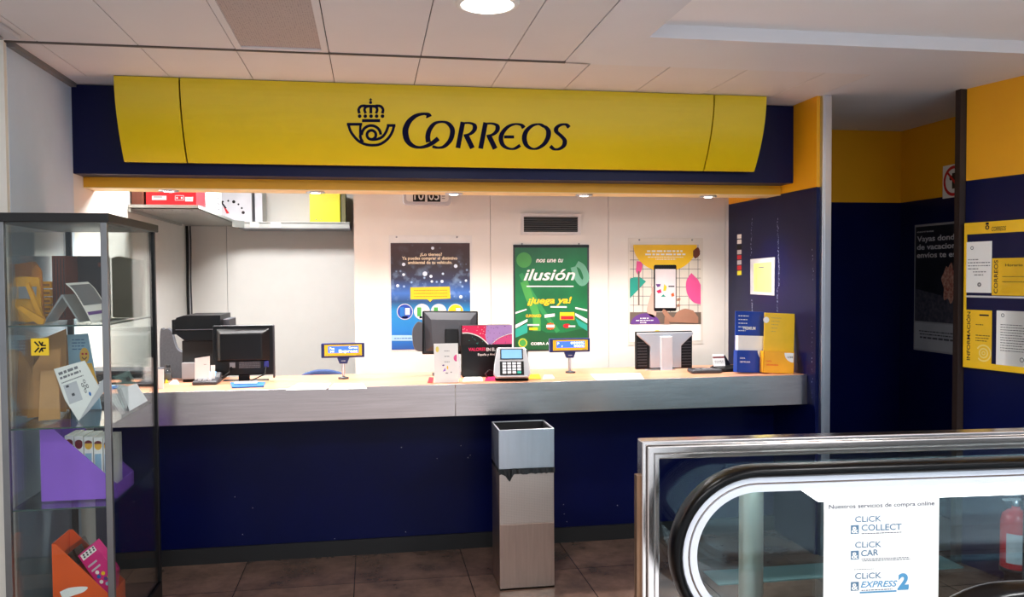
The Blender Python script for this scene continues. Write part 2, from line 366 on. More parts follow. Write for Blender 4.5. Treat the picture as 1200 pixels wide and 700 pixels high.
glyphs += [R_(0, 0), R_(200, 5),
    Bq(stroke([(704, 226), (680, 199), (625, 192), (565, 215), (518, 265), (502, 320), (520, 375), (565, 405), (620, 408), (672, 378)], 42, 17)+rect(530, 291, 618, 318)),
    Bq(stroke([(880, 212), (838, 193), (780, 205), (728, 250), (708, 310), (722, 370), (765, 405), (820, 406), (880, 368), (915, 310), (920, 255), (898, 222), (878, 211)], 44, 17)),
    Bq(stroke([(1102, 222), (1075, 196), (1030, 198), (992, 224), (990, 258), (1030, 295), (1062, 335), (1055, 380), (1015, 410), (970, 412), (936, 385)], 40, 19))]
for gq in glyphs: b = MB(); b.draw(gq, signmap, INK, 1); b.build('letter', sg)

# downlights under the lip
dx = [U(x, y, Z=2.084) for x, y in ((195, 222), (370, 225), (533, 227), (686, 228), (835, 229))]
place = ['at the far left end', 'second from the left, above the yellow box', 'under the flip clock side of the lip', 'second from the right, above the green poster', 'at the right end by the navy partition']
dl0 = None
for i in range(5):
    X_ = [-1.09, -.30, .485, 1.265, 2.05][i]; loc = (X_, 4.875, 2.084)
    lab = 'small recessed downlight in the yellow pelmet lip, '+place[i]
    if dl0 is None:
        dl0 = thing('downlight', lab, 'downlight', loc, 'downlights in the pelmet lip')
        b = MB(); b.lathe([(.052, 0), (.052, -.006), (.036, -.009), (.034, 0)], ALU, loc); b.build('ring', dl0)
        b = MB(); b.lathe([(.034, -.004), (.02, -.009), (.001, -.011)], LENS, loc); b.build('lens', dl0)
        li = bpy.data.lights.new('spot', 'SPOT'); li.energy = 85; li.color = (1, .97, .93); li.spot_size = 2.4; li.spot_blend = .9; li.shadow_soft_size = .04
        lo = bpy.data.objects.new('lamp', li); COL.objects.link(lo); lo.parent = dl0; lo.location = (0, 0, -.02)
    else: dup(dl0, loc, lab)

# ================================================================ COUNTER
ZT = 1.02
t = thing('service_counter', 'long service counter with a stainless steel front edge and navy blue base panels', 'counter', (.49, 4.66, 0))
b = MB(); b.box(-1.499, 2.479, 4.462, 4.87, ZT-.02, ZT, WOOD); b.build('worktop', t, bevel=.002)
b = MB()
for x0, x1 in ((-1.499, .442), (.444, 2.479)): b.box(x0, x1, 4.455, 4.468, .85, ZT+.002, STEEL)
b.box(-1.499, 2.479, 4.468, 4.87, .85, .858, STEEL); b.build('steel_front', t, bevel=.0015)
b = MB(); b.box(-1.499, 2.479, 4.86, 4.89, .0, .85, NAVY); b.build('base_panel', t)
BP = LAST[t.name]
b = MB(); b.box(-1.499, 2.479, 4.845, 4.86, 0, .09, mat('kickboard speckled black', (20, 20, 24), .6, rgb2=(8, 8, 9), scale=200)); b.build('kickboard', t)
b = MB(); b.box(-1.499, 2.479, 4.872, 5.3, .965, .995, WOOD); b.build('rear_desk', t)
# paint chips on the base panel
LAST[t.name] = BP
b = MB()
for x, y in ((275, 583), (296, 596), (343, 648), (392, 632), (284, 627), (475, 624), (476, 638), (470, 525), (540, 523), (548, 537), (551, 534), (512, 538), (660, 592), (723, 593), (661, 603), (664, 612)):
    p = U(x, y, Y=4.86); w = random.uniform(.002, .006); b.draw([[(p.x, p.z), (p.x+w, p.z+.001), (p.x+w*.7, p.z+.004), (p.x, p.z+.003)]], front(4.86), PAPER)
b.build('print', t)

# ================================================================ CEILING FITTINGS
t = thing('ceiling_lamp', 'round recessed ceiling downlight glowing white in front of the sign', 'ceiling lamp', (.433, 3.06, ZC))
b = MB(); b.lathe([(.118, -.001), (.116, -.008), (.098, -.012), (.096, -.001)], mat('lamp ring white', (240, 236, 230), .4), (.433, 3.06, ZC), 40); b.build('ring', t)
b = MB(); b.lathe([(.097, -.004), (.09, -.012), (.05, -.018), (.001, -.02)], emit('lamp diffuser', (255, 250, 244), 9), (.433, 3.06, ZC), 40); b.build('diffuser', t)
def area(x, y, z, sx, sy, e, col=(1, .97, .93), rot=(0, 0, 0), nm='room_lamp'):
    l = bpy.data.lights.new(nm, 'AREA'); l.shape = 'RECTANGLE'; l.size = sx; l.size_y = sy; l.energy = e; l.color = col
    o = bpy.data.objects.new(nm, l); COL.objects.link(o); o.location = (x, y, z); o.rotation_euler = rot; return o
a_ = area(.433, 3.06, ZC-.03, .18, .18, 12); a_.data.shape = 'DISK'; a_.parent = t; a_.location = (0, 0, -.03)

t = thing('ceiling_grille', 'grey brown perforated air return grille in a white frame in the ceiling', 'air grille', (-.37, 3.13, ZC))
b = MB(); x0, x1, y0, y1 = -.568, -.172, 2.44, 3.833; w = .028
for q in ((x0, x1, y0, y0+w), (x0, x1, y1-w, y1), (x0, x0+w, y0+w, y1-w), (x1-w, x1, y0+w, y1-w)): b.box(*q, ZC-.002, ZC+.02, CEIL)
b.build('frame', t)
m = bpy.data.materials.new('perforated grille'); m.use_nodes = True; nt = m.node_tree; N = nt.nodes; L = nt.links.new
pb = N['Principled BSDF']; tc = N.new('ShaderNodeTexCoord'); vo = N.new('ShaderNodeTexVoronoi'); vo.inputs['Scale'].default_value = 110; vo.inputs['Randomness'].default_value = .15
rp = N.new('ShaderNodeValToRGB'); rp.color_ramp.elements[0].position = .3; rp.color_ramp.elements[0].color = (*lin((74, 62, 60)), 1); rp.color_ramp.elements[1].position = .5; rp.color_ramp.elements[1].color = (*lin((186, 172, 166)), 1)
L(tc.outputs['Object'], vo.inputs['Vector']); L(vo.outputs['Distance'], rp.inputs['Fac']); L(rp.outputs[0], pb.inputs['Base Color']); pb.inputs['Roughness'].default_value = .6
b = MB(); b.box(x0+w, x1-w, y0+w, y1-w, ZC+.006, ZC+.012, m); b.build('perforated_plate', t)

t = thing('emergency_light', 'small white emergency light fitting on the ceiling in the left corner', 'emergency light', (-1.47, 3.62, ZC))
b = MB(); b.box(-1.66, -1.40, 3.52, 3.75, ZC-.02, ZC-.0005, LGREY); b.build('housing', t, bevel=.006)
b = MB(); b.box(-1.63, -1.45, 3.56, 3.71, ZC-.034, ZC-.02, GREY); b.build('diffuser', t, bevel=.006)

# ================================================================ BACK WALL FITTINGS
YB = 5.54
t = thing('air_vent', 'white framed louvred air vent high on the back wall above the green poster', 'air vent', (1.2, YB, 1.88))
x0, x1, z0, z1 = pxr(610, 251, 680, 275.5, YB); w = .02
b = MB()
for q in ((x0, x1, z0, z0+w), (x0, x1, z1-w, z1), (x0, x0+w, z0+w, z1-w), (x1-w, x1, z0+w, z1-w)): b.box(q[0], q[1], YB-.015, YB-.0005, q[2], q[3], mat('vent frame', (228, 226, 224), .4))
b.build('frame', t); b = MB(); b.box(x0+w, x1-w, YB-.003, YB-.0005, z0+w, z1-w, BLACKM); duct = b.build('duct_opening', t)
for i in range(7):
    z = z0+w+(z1-z0-2*w)*(i+.5)/7; b = MB(); b.prism([(YB-.013, z-.002), (YB-.004, z+.004), (YB-.004, z+.006), (YB-.013, z)], x0+w, x1-w, mat('vent slat', (112, 112, 112), .5), 'x'); b.build('slat', duct)

t = thing('flip_clock', 'white flip clock reading 10 05 on the back wall, partly behind the yellow lip', 'clock', (.37, YB, 2.07))
x0, x1, z0, z1 = pxr(472, 226, 528, 241, YB); z1 = z0+.17
b = MB(); r_ = .025; o = []
for cx, cz, a in ((x1-r_, z0+r_, -PI/2), (x1-r_, z1-r_, 0), (x0+r_, z1-r_, PI/2), (x0+r_, z0+r_, PI)): o += [(cx+r_*math.cos(a+PI/2*k/5), cz+r_*math.sin(a+PI/2*k/5)) for k in range(6)]
b.prism(o, YB-.07, YB-.0005, LGREY); b.build('case', t, bevel=.004)
b = MB(); b.prism([(x0+.02+(x-x0)*(x1-x0-.04)/(x1-x0), z0+.02+(z-z0)*(z1-z0-.04)/(z1-z0)) for x, z in o], YB-.072, YB-.07, PAPER); dial = b.build('dial', t)
for a_, c_, s in ((484, 498, '10'), (501, 516, '05')):
    p0, p1, _, _ = pxr(a_, 226, c_, 239, YB-.075)
    b = MB(); zb = z0+.02; b.box(p0, p1, YB-.076, YB-.072, zb, zb+.085, BLACK); b.draw(fit(s, p0+.008, p1-.008, zb+.012, .06, .01), front(YB-.076), PAPER); b.draw(rect(p0, zb+.041, p1, zb+.044), front(YB-.076), BLACKM, 2); b.build('digit_card', dial)
b = MB(); b.draw(rect(p1+.01, z0+.04, p1+.03, z0+.044)+rect(p1+.01, z0+.055, p1+.03, z0+.059), front(YB-.072), DGREY); b.build('day_mark', dial)

# ---- posters
def sheet(name, label, cat, px, Y, m, th=.004, holder=None, group=None):
    x0, x1, z0, z1 = pxr(*px, Y-th); b = MB(); b.box(x0, x1, Y-th, Y-.0006, z0, z1, m); return b, (x0, x1, z0, z1)
def clips(t, xs_, z, Y):
    for x in xs_: b = MB(); b.lathe([(.001, 0), (.006, 0), (.006, .004), (.001, .005)], GREY, (0, 0, 0), 10); b.v = [Vector((x+p.x, Y-p.z, z+p.y)) for p in b.v]; b.build('screw', t.children[0])
# 1: night city photo poster
m = bpy.data.materials.new('night photo print'); m.use_nodes = True; nt = m.node_tree; N = nt.nodes; L = nt.links.new
pb = N['Principled BSDF']; pb.inputs['Roughness'].default_value = .5; tc = N.new('ShaderNodeTexCoord'); sp = N.new('ShaderNodeSeparateXYZ')
rp = N.new('ShaderNodeValToRGB'); cr = rp.color_ramp
for pos, c in ((0, (20, 70, 150)), (.12, (16, 110, 190)), (.35, (22, 130, 190)), (.43, (30, 70, 120)), (.5, (60, 110, 190)), (.62, (44, 46, 76)), (.74, (50, 34, 38)), (1, (72, 44, 44))):
    e_ = cr.elements.new(pos) if pos not in (0, 1) else cr.elements[0 if pos == 0 else -1]; e_.color = (*lin(c), 1)
vo = N.new('ShaderNodeTexVoronoi'); vo.inputs['Scale'].default_value = 22; nz = N.new('ShaderNodeTexNoise'); nz.inputs['Scale'].default_value = 14; nz.inputs['Detail'].default_value = 6
r2 = N.new('ShaderNodeValToRGB'); r2.color_ramp.elements[0].position = .06; r2.color_ramp.elements[0].color = (1, 1, 1, 1); r2.color_ramp.elements[1].position = .22; r2.color_ramp.elements[1].color = (0, 0, 0, 1)
band = N.new('ShaderNodeValToRGB')
for pos, v in ((0, 0), (.42, 0), (.5, 1), (.62, .9), (.78, .15), (1, 0)):
    e_ = band.color_ramp.elements.new(pos) if pos not in (0, 1) else band.color_ramp.elements[0 if pos == 0 else -1]; e_.color = (v, v, v, 1)
mu = N.new('ShaderNodeMath'); mu.operation = 'MULTIPLY'; mu2 = N.new('ShaderNodeMath'); mu2.operation = 'MULTIPLY_ADD'; mu2.inputs[1].default_value = .3
gt = N.new('ShaderNodeMath'); gt.operation = 'MULTIPLY_ADD'; gt.inputs[1].default_value = 2.6; gt.inputs[2].default_value = -1.35; gt.use_clamp = True
mx = N.new('ShaderNodeMix'); mx.data_type = 'RGBA'; mx.inputs['B'].default_value = (*lin((170, 205, 245)), 1)
L(tc.outputs['Generated'], sp.inputs[0]); L(sp.outputs['Z'], rp.inputs['Fac']); L(sp.outputs['Z'], band.inputs['Fac']); L(tc.outputs['Object'], vo.inputs['Vector']); L(tc.outputs['Object'], nz.inputs['Vector'])
L(vo.outputs['Distance'], r2.inputs['Fac']); L(nz.outputs['Fac'], gt.inputs[0]); mxm = N.new('ShaderNodeMath'); mxm.operation = 'MAXIMUM'
L(r2.outputs[0], mxm.inputs[0]); L(gt.outputs[0], mxm.inputs[1]); L(mxm.outputs[0], mu.inputs[0]); L(band.outputs[0], mu.inputs[1])
L(mu.outputs[0], mx.inputs['Factor']); L(rp.outputs[0], mx.inputs['A']); L(mx.outputs['Result'], pb.inputs['Base Color'])
NIGHT = m
t = thing('poster', 'blue and brown night street poster behind the black touch monitor', 'poster', (.4, YB, 1.1), 'posters on the back wall')
x0, x1, z0, z1 = pxr(457, 276, 553, 412, YB); b = MB(); b.box(x0, x1, YB-.003, YB-.0005, z0, z1, mat('poster backing', (236, 234, 230), .3)); b.build('backing', t); clips(t, (x0+.05, x1-.1), z1-.012, YB-.003)
b, (x0, x1, z0, z1) = sheet('', '', '', (459, 285, 550.5, 410), YB-.003, NIGHT); f = front(YB-.007, .0008)
cu = lambda p: px2(p, YB-.007)
def pt(mb, s, xa, xb, y, h, m, bold=.01, k=2, shear=0, Y=YB-.007):
    """print s between two points of the sheet"""
    q0 = U(xa, y, Y=Y); q1 = U(xb, y, Y=Y); hh = U(xa, y-h, Y=Y).z-q0.z
    mb.draw(fit(s, q0.x, q1.x, q0.z, hh, bold, shear), front(Y, .0008), m, k)
CRM = mat('cream ink', (255, 232, 196), .5)
pt(b, '¿Lo tienes?', 492, 518, 300, 3.6, CRM, .02); pt(b, 'Ya puedes comprar el distintivo', 471, 536, 304.5, 3.6, CRM, .02); pt(b, 'ambiental de tu vehículo.', 478, 530, 309.5, 3.6, CRM, .02)
b.draw(cu([[(481, 337), (527, 336), (528, 350), (507, 351), (504, 354), (501, 351), (481, 351)]]), f, GOLD, 2)
for yy in (340, 343.5, 347): p = pxr(485, yy, 524, yy+1, YB-.007); b.draw(wavy(p[0], p[1], p[2], p[3]-p[2]), f, ORANGE, 3)
for cx, c in ((474.5, PAPER), (494.5, GREENL), (514, GREENL), (534, GOLD)):
    p = U(cx, 365.5, Y=YB-.007); b.draw(disc(p.x, p.z, .053), f, LGREY if c != PAPER else LGREY, 2); b.draw(disc(p.x, p.z, .048), f, BLUEC if c == PAPER else (c if c == GOLD else PAPER), 3)
    b.draw(rect(p.x-.032, p.z-.03, p.x-.004, p.z+.03), f, BLUEM if c == PAPER else c, 4); b.draw(rect(p.x+.002, p.z-.02, p.x+.032, p.z+.024), f, PAPER, 4)
    b.draw(rect(p.x-.018, p.z-.044, p.x+.018, p.z-.03), f, INK, 4)
b.draw(cu(rect(459, 393, 550, 399.5)), f, LBLUE, 2); p = pxr(462, 396, 486, 397.3, YB-.007); b.draw(wavy(p[0], p[1], p[2], p[3]-p[2]), f, BLUEC, 3)
p = U(497, 288, Y=YB-.007)
for x, y, r in ((507, 291, 2), (473, 310, 2.2), (534, 312, 2.4), (498, 321, 3), (505, 324, 2), (519, 321, 1.5), (473, 322, 1.8), (546, 329, 1.6), (518, 330, 2), (506, 330, 1.6), (466, 335, 2), (540, 348, 2.2)):
    p = U(x, y, Y=YB-.007); b.draw(disc(p.x, p.z, r*.0052, 12), f, mat('street lamp print', (225, 238, 255), .4), 2)
b.build('print', t)

# 2: green poster
t = thing('poster', 'green poster reading ilusión and juega ya beside the air vent', 'poster', (1.2, YB, 1.08), 'posters on the back wall')
x0, x1, z0, z1 = pxr(602, 287, 690, 412, YB); b = MB(); b.box(x0, x1, YB-.004, YB-.0005, z0, z1, DGREY); b.box(x0, x1, YB-.007, YB-.004, z1-.018, z1, BLACK); b.build('backing', t); clips(t, (x0+.06, x1-.07), z1+.006, YB)
x0, x1, z0, z1 = pxr(604, 290.5, 688, 410.5, YB-.004); b = MB(); b.box(x0, x1, YB-.008, YB-.004, z0, z1, GREEN); YY = YB-.008; f = front(YY, .0008)
cu = lambda p: px2(p, YY); yy_ = dict(Y=YY)
b.draw(cu([[(604, 383), (618, 378), (640, 390), (660, 390), (688, 384), (688, 410), (604, 410)]]), f, GREEND, 1)
q = U(614, 305, Y=YY); b.draw(disc(q.x, q.z, .052), f, GREENL, 2)
b.draw(cu(stroke([(610, 321), (622, 342), (637, 366), (654, 389)], 5)), f, mat('poster mid green', (40, 142, 74), .4), 1.5); b.draw(cu(stroke([(614, 330), (620, 348), (628, 368), (629, 388)], 9)), f, GREENL, 2)
b.draw(cu([[(604, 381), (618, 374), (618, 377), (604, 385)], [(604, 366), (617, 362), (617, 363.5), (604, 368)], [(674, 367), (688, 374), (688, 379), (674, 370)], [(645, 359), (664, 359), (664, 361), (645, 360.5)], [(674, 360), (688, 363), (688, 365), (674, 362)]]), f, PAPER, 3)
b.draw(cu([[(604, 386), (618, 379), (618, 390), (604, 396)], [(674, 373), (688, 381), (688, 388), (678, 382)]]), f, TEAL, 2)
b.draw(cu(stroke([(672, 313), (676, 325), (682, 332), (687, 326), (683, 314), (676, 309)], 7)), f, mat('faded figure print', (110, 176, 146), .5), 2)
pt(b, 'nos une tu', 628, 660, 307.5, 5.5, PAPER, .02, 4, .3, YY); pt(b, 'ilusión', 613.5, 674, 328.5, 13, PAPER, .018, 4, .3, YY)
b.draw(cu(rect(617, 335, 672, 336.4)), f, PAPER, 4)
pt(b, '¡juega ya!', 618, 670, 356, 7.5, GOLD, .03, 4, .25, YY)
pt(b, 'CUPONAZO', 616, 634, 372, 3.2, GOLD, .03, 4, 0, YY); b.draw(cu([[(638, 369), (650, 367.5), (650, 371), (638, 372.5)]]), f, PAPER, 4)
for (xa, ya, xb, yb, m1, m2) in ((656, 366, 673, 375, GOLD, RED), (618, 380, 632, 382, LGREY, LGREY), (620, 384, 630, 387, GOLD, GOLD)):
    b.draw(cu(rect(xa, ya, xb, yb)), f, m1, 4); b.draw(cu(rect(xa+1, (ya+yb)/2, xb-1, yb-.6)), f, m2, 5)
q = U(645, 382.5, Y=YY); b.draw([[(q.x+(.034 if i % 2 else .026)*math.cos(PI*i/10), q.z+(.026 if i % 2 else .02)*math.sin(PI*i/10)) for i in range(20)]], f, ORANGE, 4); b.draw(rect(q.x-.028, q.z-.008, q.x+.026, q.z+.01), f, PAPER, 5)
q = U(664, 382, Y=YY); b.draw(disc(q.x, q.z, .026, ry=.015), f, RED, 4); b.draw(cu(rect(666, 381.5, 674, 383.5)), f, LGREY, 5)
q = U(612.5, 402, Y=YY); b.draw(disc(q.x, q.z, .034), f, GREENL, 4); b.draw(ring(q.x, q.z, .024, .028), f, GOLD, 5)
pt(b, 'COBRA AQUÍ', 622, 652, 404.5, 3, PAPER, .03, 4, 0, YY)
b.build('print', t)

# 3: phone poster
t = thing('poster', 'poster of hands holding a phone under a yellow half circle', 'poster', (2.02, YB, 1.1), 'posters on the back wall')
x0, x1, z0, z1 = pxr(736, 279, 823.5, 405, YB); b = MB(); b.box(x0, x1, YB-.004, YB-.0005, z0, z1, mat('poster board cream', (232, 226, 214), .3)); b.build('backing', t); clips(t, (x0+.08, x1-.08), z1-.014, YB-.004)
YY = YB-.0075; f = front(YY, .0008); cu = lambda p: px2(p, YY)
x0, x1, z0, z1 = pxr(738, 286.5, 821.5, 401, YY); b = MB(); b.box(x0, x1, YY, YB-.004, z0, z1, PAPER)
b.draw(cu(rect(738, 286.5, 821.5, 380)), f, mat('tile print cream', (232, 222, 208), .4), 1)
for i in range(8): b.draw(cu(rect(742+i*10.8, 287, 742.5+i*10.8, 380)), f, DGREY, 2)
for i in range(9): b.draw(cu(rect(738, 294+i*10.6, 821, 294.5+i*10.6)), f, DGREY, 2)
b.draw(cu(rect(738, 366, 821.5, 380)), f, TAUPE, 3)
q0 = U(742, 287, Y=YY); q1 = U(816.5, 287, Y=YY); qb = U(779, 318.5, Y=YY)
b.draw(disc((q0.x+q1.x)/2, q0.z, (q1.x-q0.x)/2, 30, q0.z-qb.z, PI, 2*PI), f, GOLD, 3)
b.draw(cu([[(738, 350), (738, 327), (743, 325), (750, 325), (757, 330)]]), f, TEAL, 3)
b.draw(cu([smooth([(810, 320), (804, 330), (805, 344), (812, 354), (821, 357)])+[(821, 334), (818, 328)]]), f, ROSE, 3)
q = U(756, 380, Y=YY); b.draw(disc(q.x, q.z, .105, 24, .075, 0, PI), f, PLUM, 4)
b.draw(cu([smooth([(762, 332), (764, 340), (761, 350), (758, 366), (768, 371), (770, 345)])]), f, mat('printed hand pale', (222, 180, 164), .5), 4)
b.draw(cu([smooth([(778, 380), (779, 371), (783, 377), (795, 378), (818, 379)])+[(818, 372)]+smooth([(812, 364), (802, 362), (793, 366), (788, 372), (779, 363), (776, 366), (785, 380)])]), f, SKIN, 7)
b.draw(cu([[(793, 350), (797, 349), (797, 352), (793, 353)], [(793, 357), (796, 356), (797, 359), (793, 360)]]), f, SKIN, 7)
b.draw(cu([smooth([(746, 306), (752, 308), (752, 316), (748, 322), (745, 318)])]), f, ROSE, 3); b.draw(cu(rect(747.5, 318, 749.3, 358)), f, TAUPE, 4)
b.draw(cu([smooth([(812, 294), (818, 290), (820, 298), (815, 303), (812, 300)])]), f, BROWN, 4)
x0, x1, z0, z1 = pxr(766, 310.5, 792.5, 365, YY)
r_ = .012; o = []
for cx, cz, a in ((x1-r_, z0+r_, -PI/2), (x1-r_, z1-r_, 0), (x0+r_, z1-r_, PI/2), (x0+r_, z0+r_, PI)): o += [(cx+r_*math.cos(a+PI/2*k/4), cz+r_*math.sin(a+PI/2*k/4)) for k in range(5)]
b.draw([o], f, BLACK, 5); b.draw(cu(rect(767.5, 315.5, 791.5, 361)), f, mat('screen print', (236, 226, 228), .4), 6)
b.draw(cu([[(768, 333), (774, 333), (773, 336), (770, 336.5)]]), f, PLUM, 7); b.draw(cu([[(778, 333), (781, 336), (780, 341), (777, 341)]]), f, GOLD, 7); b.draw(cu([[(769, 341), (774, 339), (775, 343), (771, 344)]]), f, MAG, 7); b.draw(cu([[(774, 348), (777, 345), (780, 348)]]), f, TEAL, 7); b.draw(cu([[(786, 345), (789, 343), (790, 347), (787, 348)]]), f, ORANGE, 7); b.draw(cu(rect(783, 335, 790, 336.5)), f, DGREY, 7)
for y, xa, xb in ((293.5, 758, 801), (297.3, 756, 803)): p = pxr(xa, y, xb, y+2, YY); b.draw(wavy(p[0], p[1], p[2], p[3]-p[2]), f, PAPER, 4)
for y, xa, xb in ((301, 759, 801), (303.5, 768, 792)): p = pxr(xa, y, xb, y+.9, YY); b.draw(wavy(p[0], p[1], p[2], p[3]-p[2]), f, PAPER, 4)
for y, xa, xb in ((372.5, 750, 760), (375, 745, 766), (377.5, 750, 758)): p = pxr(xa, y, xb, y+1.3, YY); b.draw(wavy(p[0], p[1], p[2], p[3]-p[2]), f, PAPER, 5)
q = U(770, 388.5, Y=YY); b.draw(disc(q.x, q.z, .02, 16, .008), f, GOLD, 3)
for y, xa, xb in ((391, 755, 796),): p = pxr(xa, y, xb, y+1.6, YY); b.draw(wavy(p[0], p[1], p[2], p[3]-p[2]), f, LBLUE, 3)
b.build('print', t)

# ---- shelves in the left corner
t = thing('wall_shelf', 'grey metal L shaped shelf high in the left corner behind the pelmet', 'shelf', (-1.3, 6.4, 2.04))
b = MB(); b.box(-1.498, -1.075, 5.6, 7.05, 2.04, 2.046, SHELFM)
for q in ((-1.498, -1.075, 5.6, 5.604), (-1.079, -1.075, 5.6, 7.05)): b.box(*q, 2.04, 2.066, SHELFM)
b.box(-1.498, -1.48, 5.6, 7.05, 2.02, 2.04, SHELFM)
for k in range(6): b.box(-1.44+.06*k, -1.43+.06*k, 5.7, 5.71, 2.037, 2.04, GREY)
b.build('left_shelf', t)
b = MB(); b.box(-1.498, -.16, 7.05, 7.448, 2.04, 2.046, SHELFM); b.box(-1.05, -.16, 7.05, 7.054, 2.005, 2.055, SHELFM); b.box(-1.05, -.16, 7.05, 7.44, 2.0, 2.006, GREY); b.box(-.165, -.16, 7.05, 7.44, 2.005, 2.055, SHELFM)
b.prism([(-1.079, 6.95), (-1.075, 6.95), (-1.0, 7.05), (-1.05, 7.06)], 2.006, 2.06, SHELFM, 'z'); b.build('back_shelf', t)
for xa, xb in ((293, 303), (317, 329)): b = MB(); p = U(xa, 258, Y=7.05); q = U(xb, 258, Y=7.05); b.draw(rect(p.x, 2.012, q.x, 2.048), front(7.05), PAPER); b.build('price_label', t)
x0 = U(171, 236, Y=5.68).x; x1 = U(230, 236, Y=5.68).x; zb = 2.047
t = thing('storage_box', 'red cardboard box with white stickers on the corner shelf', 'box', (x0, 5.8, zb))
b = MB(); b.box(x0, x1, 5.68, 6.0, zb, zb+.21, RED); b.build('carton', t, bevel=.002)
b = MB(); f = front(5.68); cu = lambda p: px2(p, 5.679); b.draw(cu(rect(178, 229.5, 195, 234.5)), f, LGREY, 1); b.draw(cu(rect(217, 231, 226, 236)), f, PAPER, 1); b.draw(cu(rect(180, 230.5, 190, 231.5)+rect(218.5, 233, 225, 234)), f, GREYT, 2)
b.draw(cu(rect(205, 229, 215.5, 229.5)+rect(205, 234.5, 215.5, 235)+rect(205, 229, 205.5, 235)+rect(215, 229, 215.5, 235)+disc(207.5, 232, 1.1)+disc(213, 232, 1.1)), f, LGREY, 1); b.build('print', t)
xa = U(151, 236, Y=5.66).x; t = tag(MB().box(-1.49, x0-.012, 5.66, 5.95, zb, zb+.18, BROWN).build('storage_box', bevel=.003), 'dark brown carton at the front left end of the corner shelf', 'box')
xb = U(249, 240, Y=6.3).x
t = thing('storage_box', 'white carton with rows of grey print behind the red box', 'box', (-1.2, 6.2, zb))
b = MB(); b.box(-1.42, -1.09, 6.03, 6.55, zb, zb+.25, PAPER); b.build('carton', t, bevel=.002)
b = MB()
for k in range(3):
    for z in (.05, .09, .13): b.poly([(-1.0895, 6.12+k*.13, zb+z), (-1.0895, 6.18+k*.13, zb+z), (-1.0895, 6.18+k*.13, zb+z+.012), (-1.0895, 6.12+k*.13, zb+z+.012)], GREYT)
b.build('print', t)
Yd = 7.07; x0, x1, _, _ = pxr(250.5, 240, 295, 254, Yd)
t = thing('storage_box', 'grey white carton printed with a dial and red pointer on the corner shelf', 'box', (x0, Yd+.15, zb+.01))
b = MB(); b.box(x0, x1, Yd, Yd+.33, zb, zb+.27, mat('carton grey white', (206, 206, 210), .5)); b.build('carton', t, bevel=.002)
b = MB(); f = front(Yd); cx, cz = U(267, 250.5, Y=Yd).x, U(267, 250.5, Y=Yd).z
for k in range(9):
    a = PI*(.02+.96*k/8); b.draw(disc(cx+.115*math.cos(a)+.005, cz+.1*math.sin(a)+.003, .008 if k % 3 else .013, 10), f, BLACK, 1)
b.draw([[(cx-.01, cz+.0), (cx+.012, cz+.003), (cx-.05, cz+.1)]], f, RED, 2); b.draw([[(cx-.02, cz+.04), (cx-.008, cz+.045), (cx-.052, cz+.11), (cx-.062, cz+.1)]], f, BLACK, 3)
b.draw(px2(rect(277, 224.5, 284, 226), Yd), f, GREYT, 1); b.build('print', t)
x0, x1, _, _ = pxr(296.5, 240, 303, 254, 7.1); tag(MB().box(x1-.06+.03, x1+.03, 7.1, 7.38, zb, zb+.27, LGREY).build('shelf_block', bevel=.002), 'narrow light grey file box beside the dial carton', 'file box')
x0, x1, _, _ = pxr(363, 240, 398.5, 254, 7.08)
t = thing('storage_box', 'lemon yellow carton on the right end of the corner shelf', 'box', (x0, 7.2, zb)); b = MB(); b.box(x0, x1, 7.08, 7.38, zb, zb+.26, LEMON); b.build('carton', t, bevel=.002)
b = MB(); b.draw(disc(x0+.05, zb+.03, .005, 8)+disc(x0+.09, zb+.028, .004, 8), front(7.08), GREYT); b.build('print', t)
x2 = U(405, 240, Y=7.1).x; tag(MB().box(x1+.006, x2, 7.1, 7.38, zb, zb+.26, mat('lemon carton shaded side', (120, 116, 70), .5)).build('shelf_block', bevel=.002), 'olive block coloured as the shaded right side of the lemon yellow carton', 'file box')  # olive paints the lemon carton's shaded side as a separate block
# cable down the corner
b = MB(); p = [Vector((-1.485, 7.25+.01*math.sin(k), 2.03-k*.11)) for k in range(10)]; b.tube(p, .011, BLACKM, 8); b.tube([q+Vector((.022, .02+.008*math.sin(k*1.3), 0)) for k, q in enumerate(p)], .006, DGREY, 6)
tag(b.build('cable_bundle'), 'dark cable bundle running down the left wall below the corner shelf', 'cable')
b = MB(); b.tube([(-1.49, 7.36, .99), (-1.49, 7.36, 2.0)], .006, LGREY, 8); tag(b.build('conduit'), 'thin pale conduit next to the cable bundle in the left corner', 'conduit')

# ================================================================ THINGS ON THE COUNTER
ZD = .995
def onY(px, py): return U(px, py, Z=ZT).y
# tall black validating printer
Yp = 5.08
t = thing('counter_printer', 'tall black counter printer standing left of the left monitor', 'printer', (-1.15, Yp+.15, ZD))
x0, x1, z0, z1 = pxr(205, 369.5, 258, 400, Yp)
b = MB(); b.prism([(x0, z1-.03), (x0+.01, z1-.012), (x0+.05, z1), (x1-.0, z1), (x1, z0+.0), (x0+.055, z0), (x0, z0+.045)], Yp, Yp+.36, BLACK); b.box(x0-.02, x0+.0, Yp+.02, Yp+.2, z1-.11, z1-.025, BLACK); b.box(x0+.004, x1-.004, Yp-.003, Yp, z1-.085, z1-.08, DGREY); b.build('paper_head', t, bevel=.004)
b = MB(); a, c, d, e = pxr(214, 399, 258, 446, Yp+.02); b.box(a, c, Yp+.02, Yp+.32, ZD, z0-.0005, BLACKM); b.build('column', t, bevel=.004)
b = MB(); a, c, d, e = pxr(213.5, 425, 228, 446, Yp); b.box(a, c, Yp-.01, Yp+.018, ZD+.02, e, GREY); b.build('side_cover', t, bevel=.003)
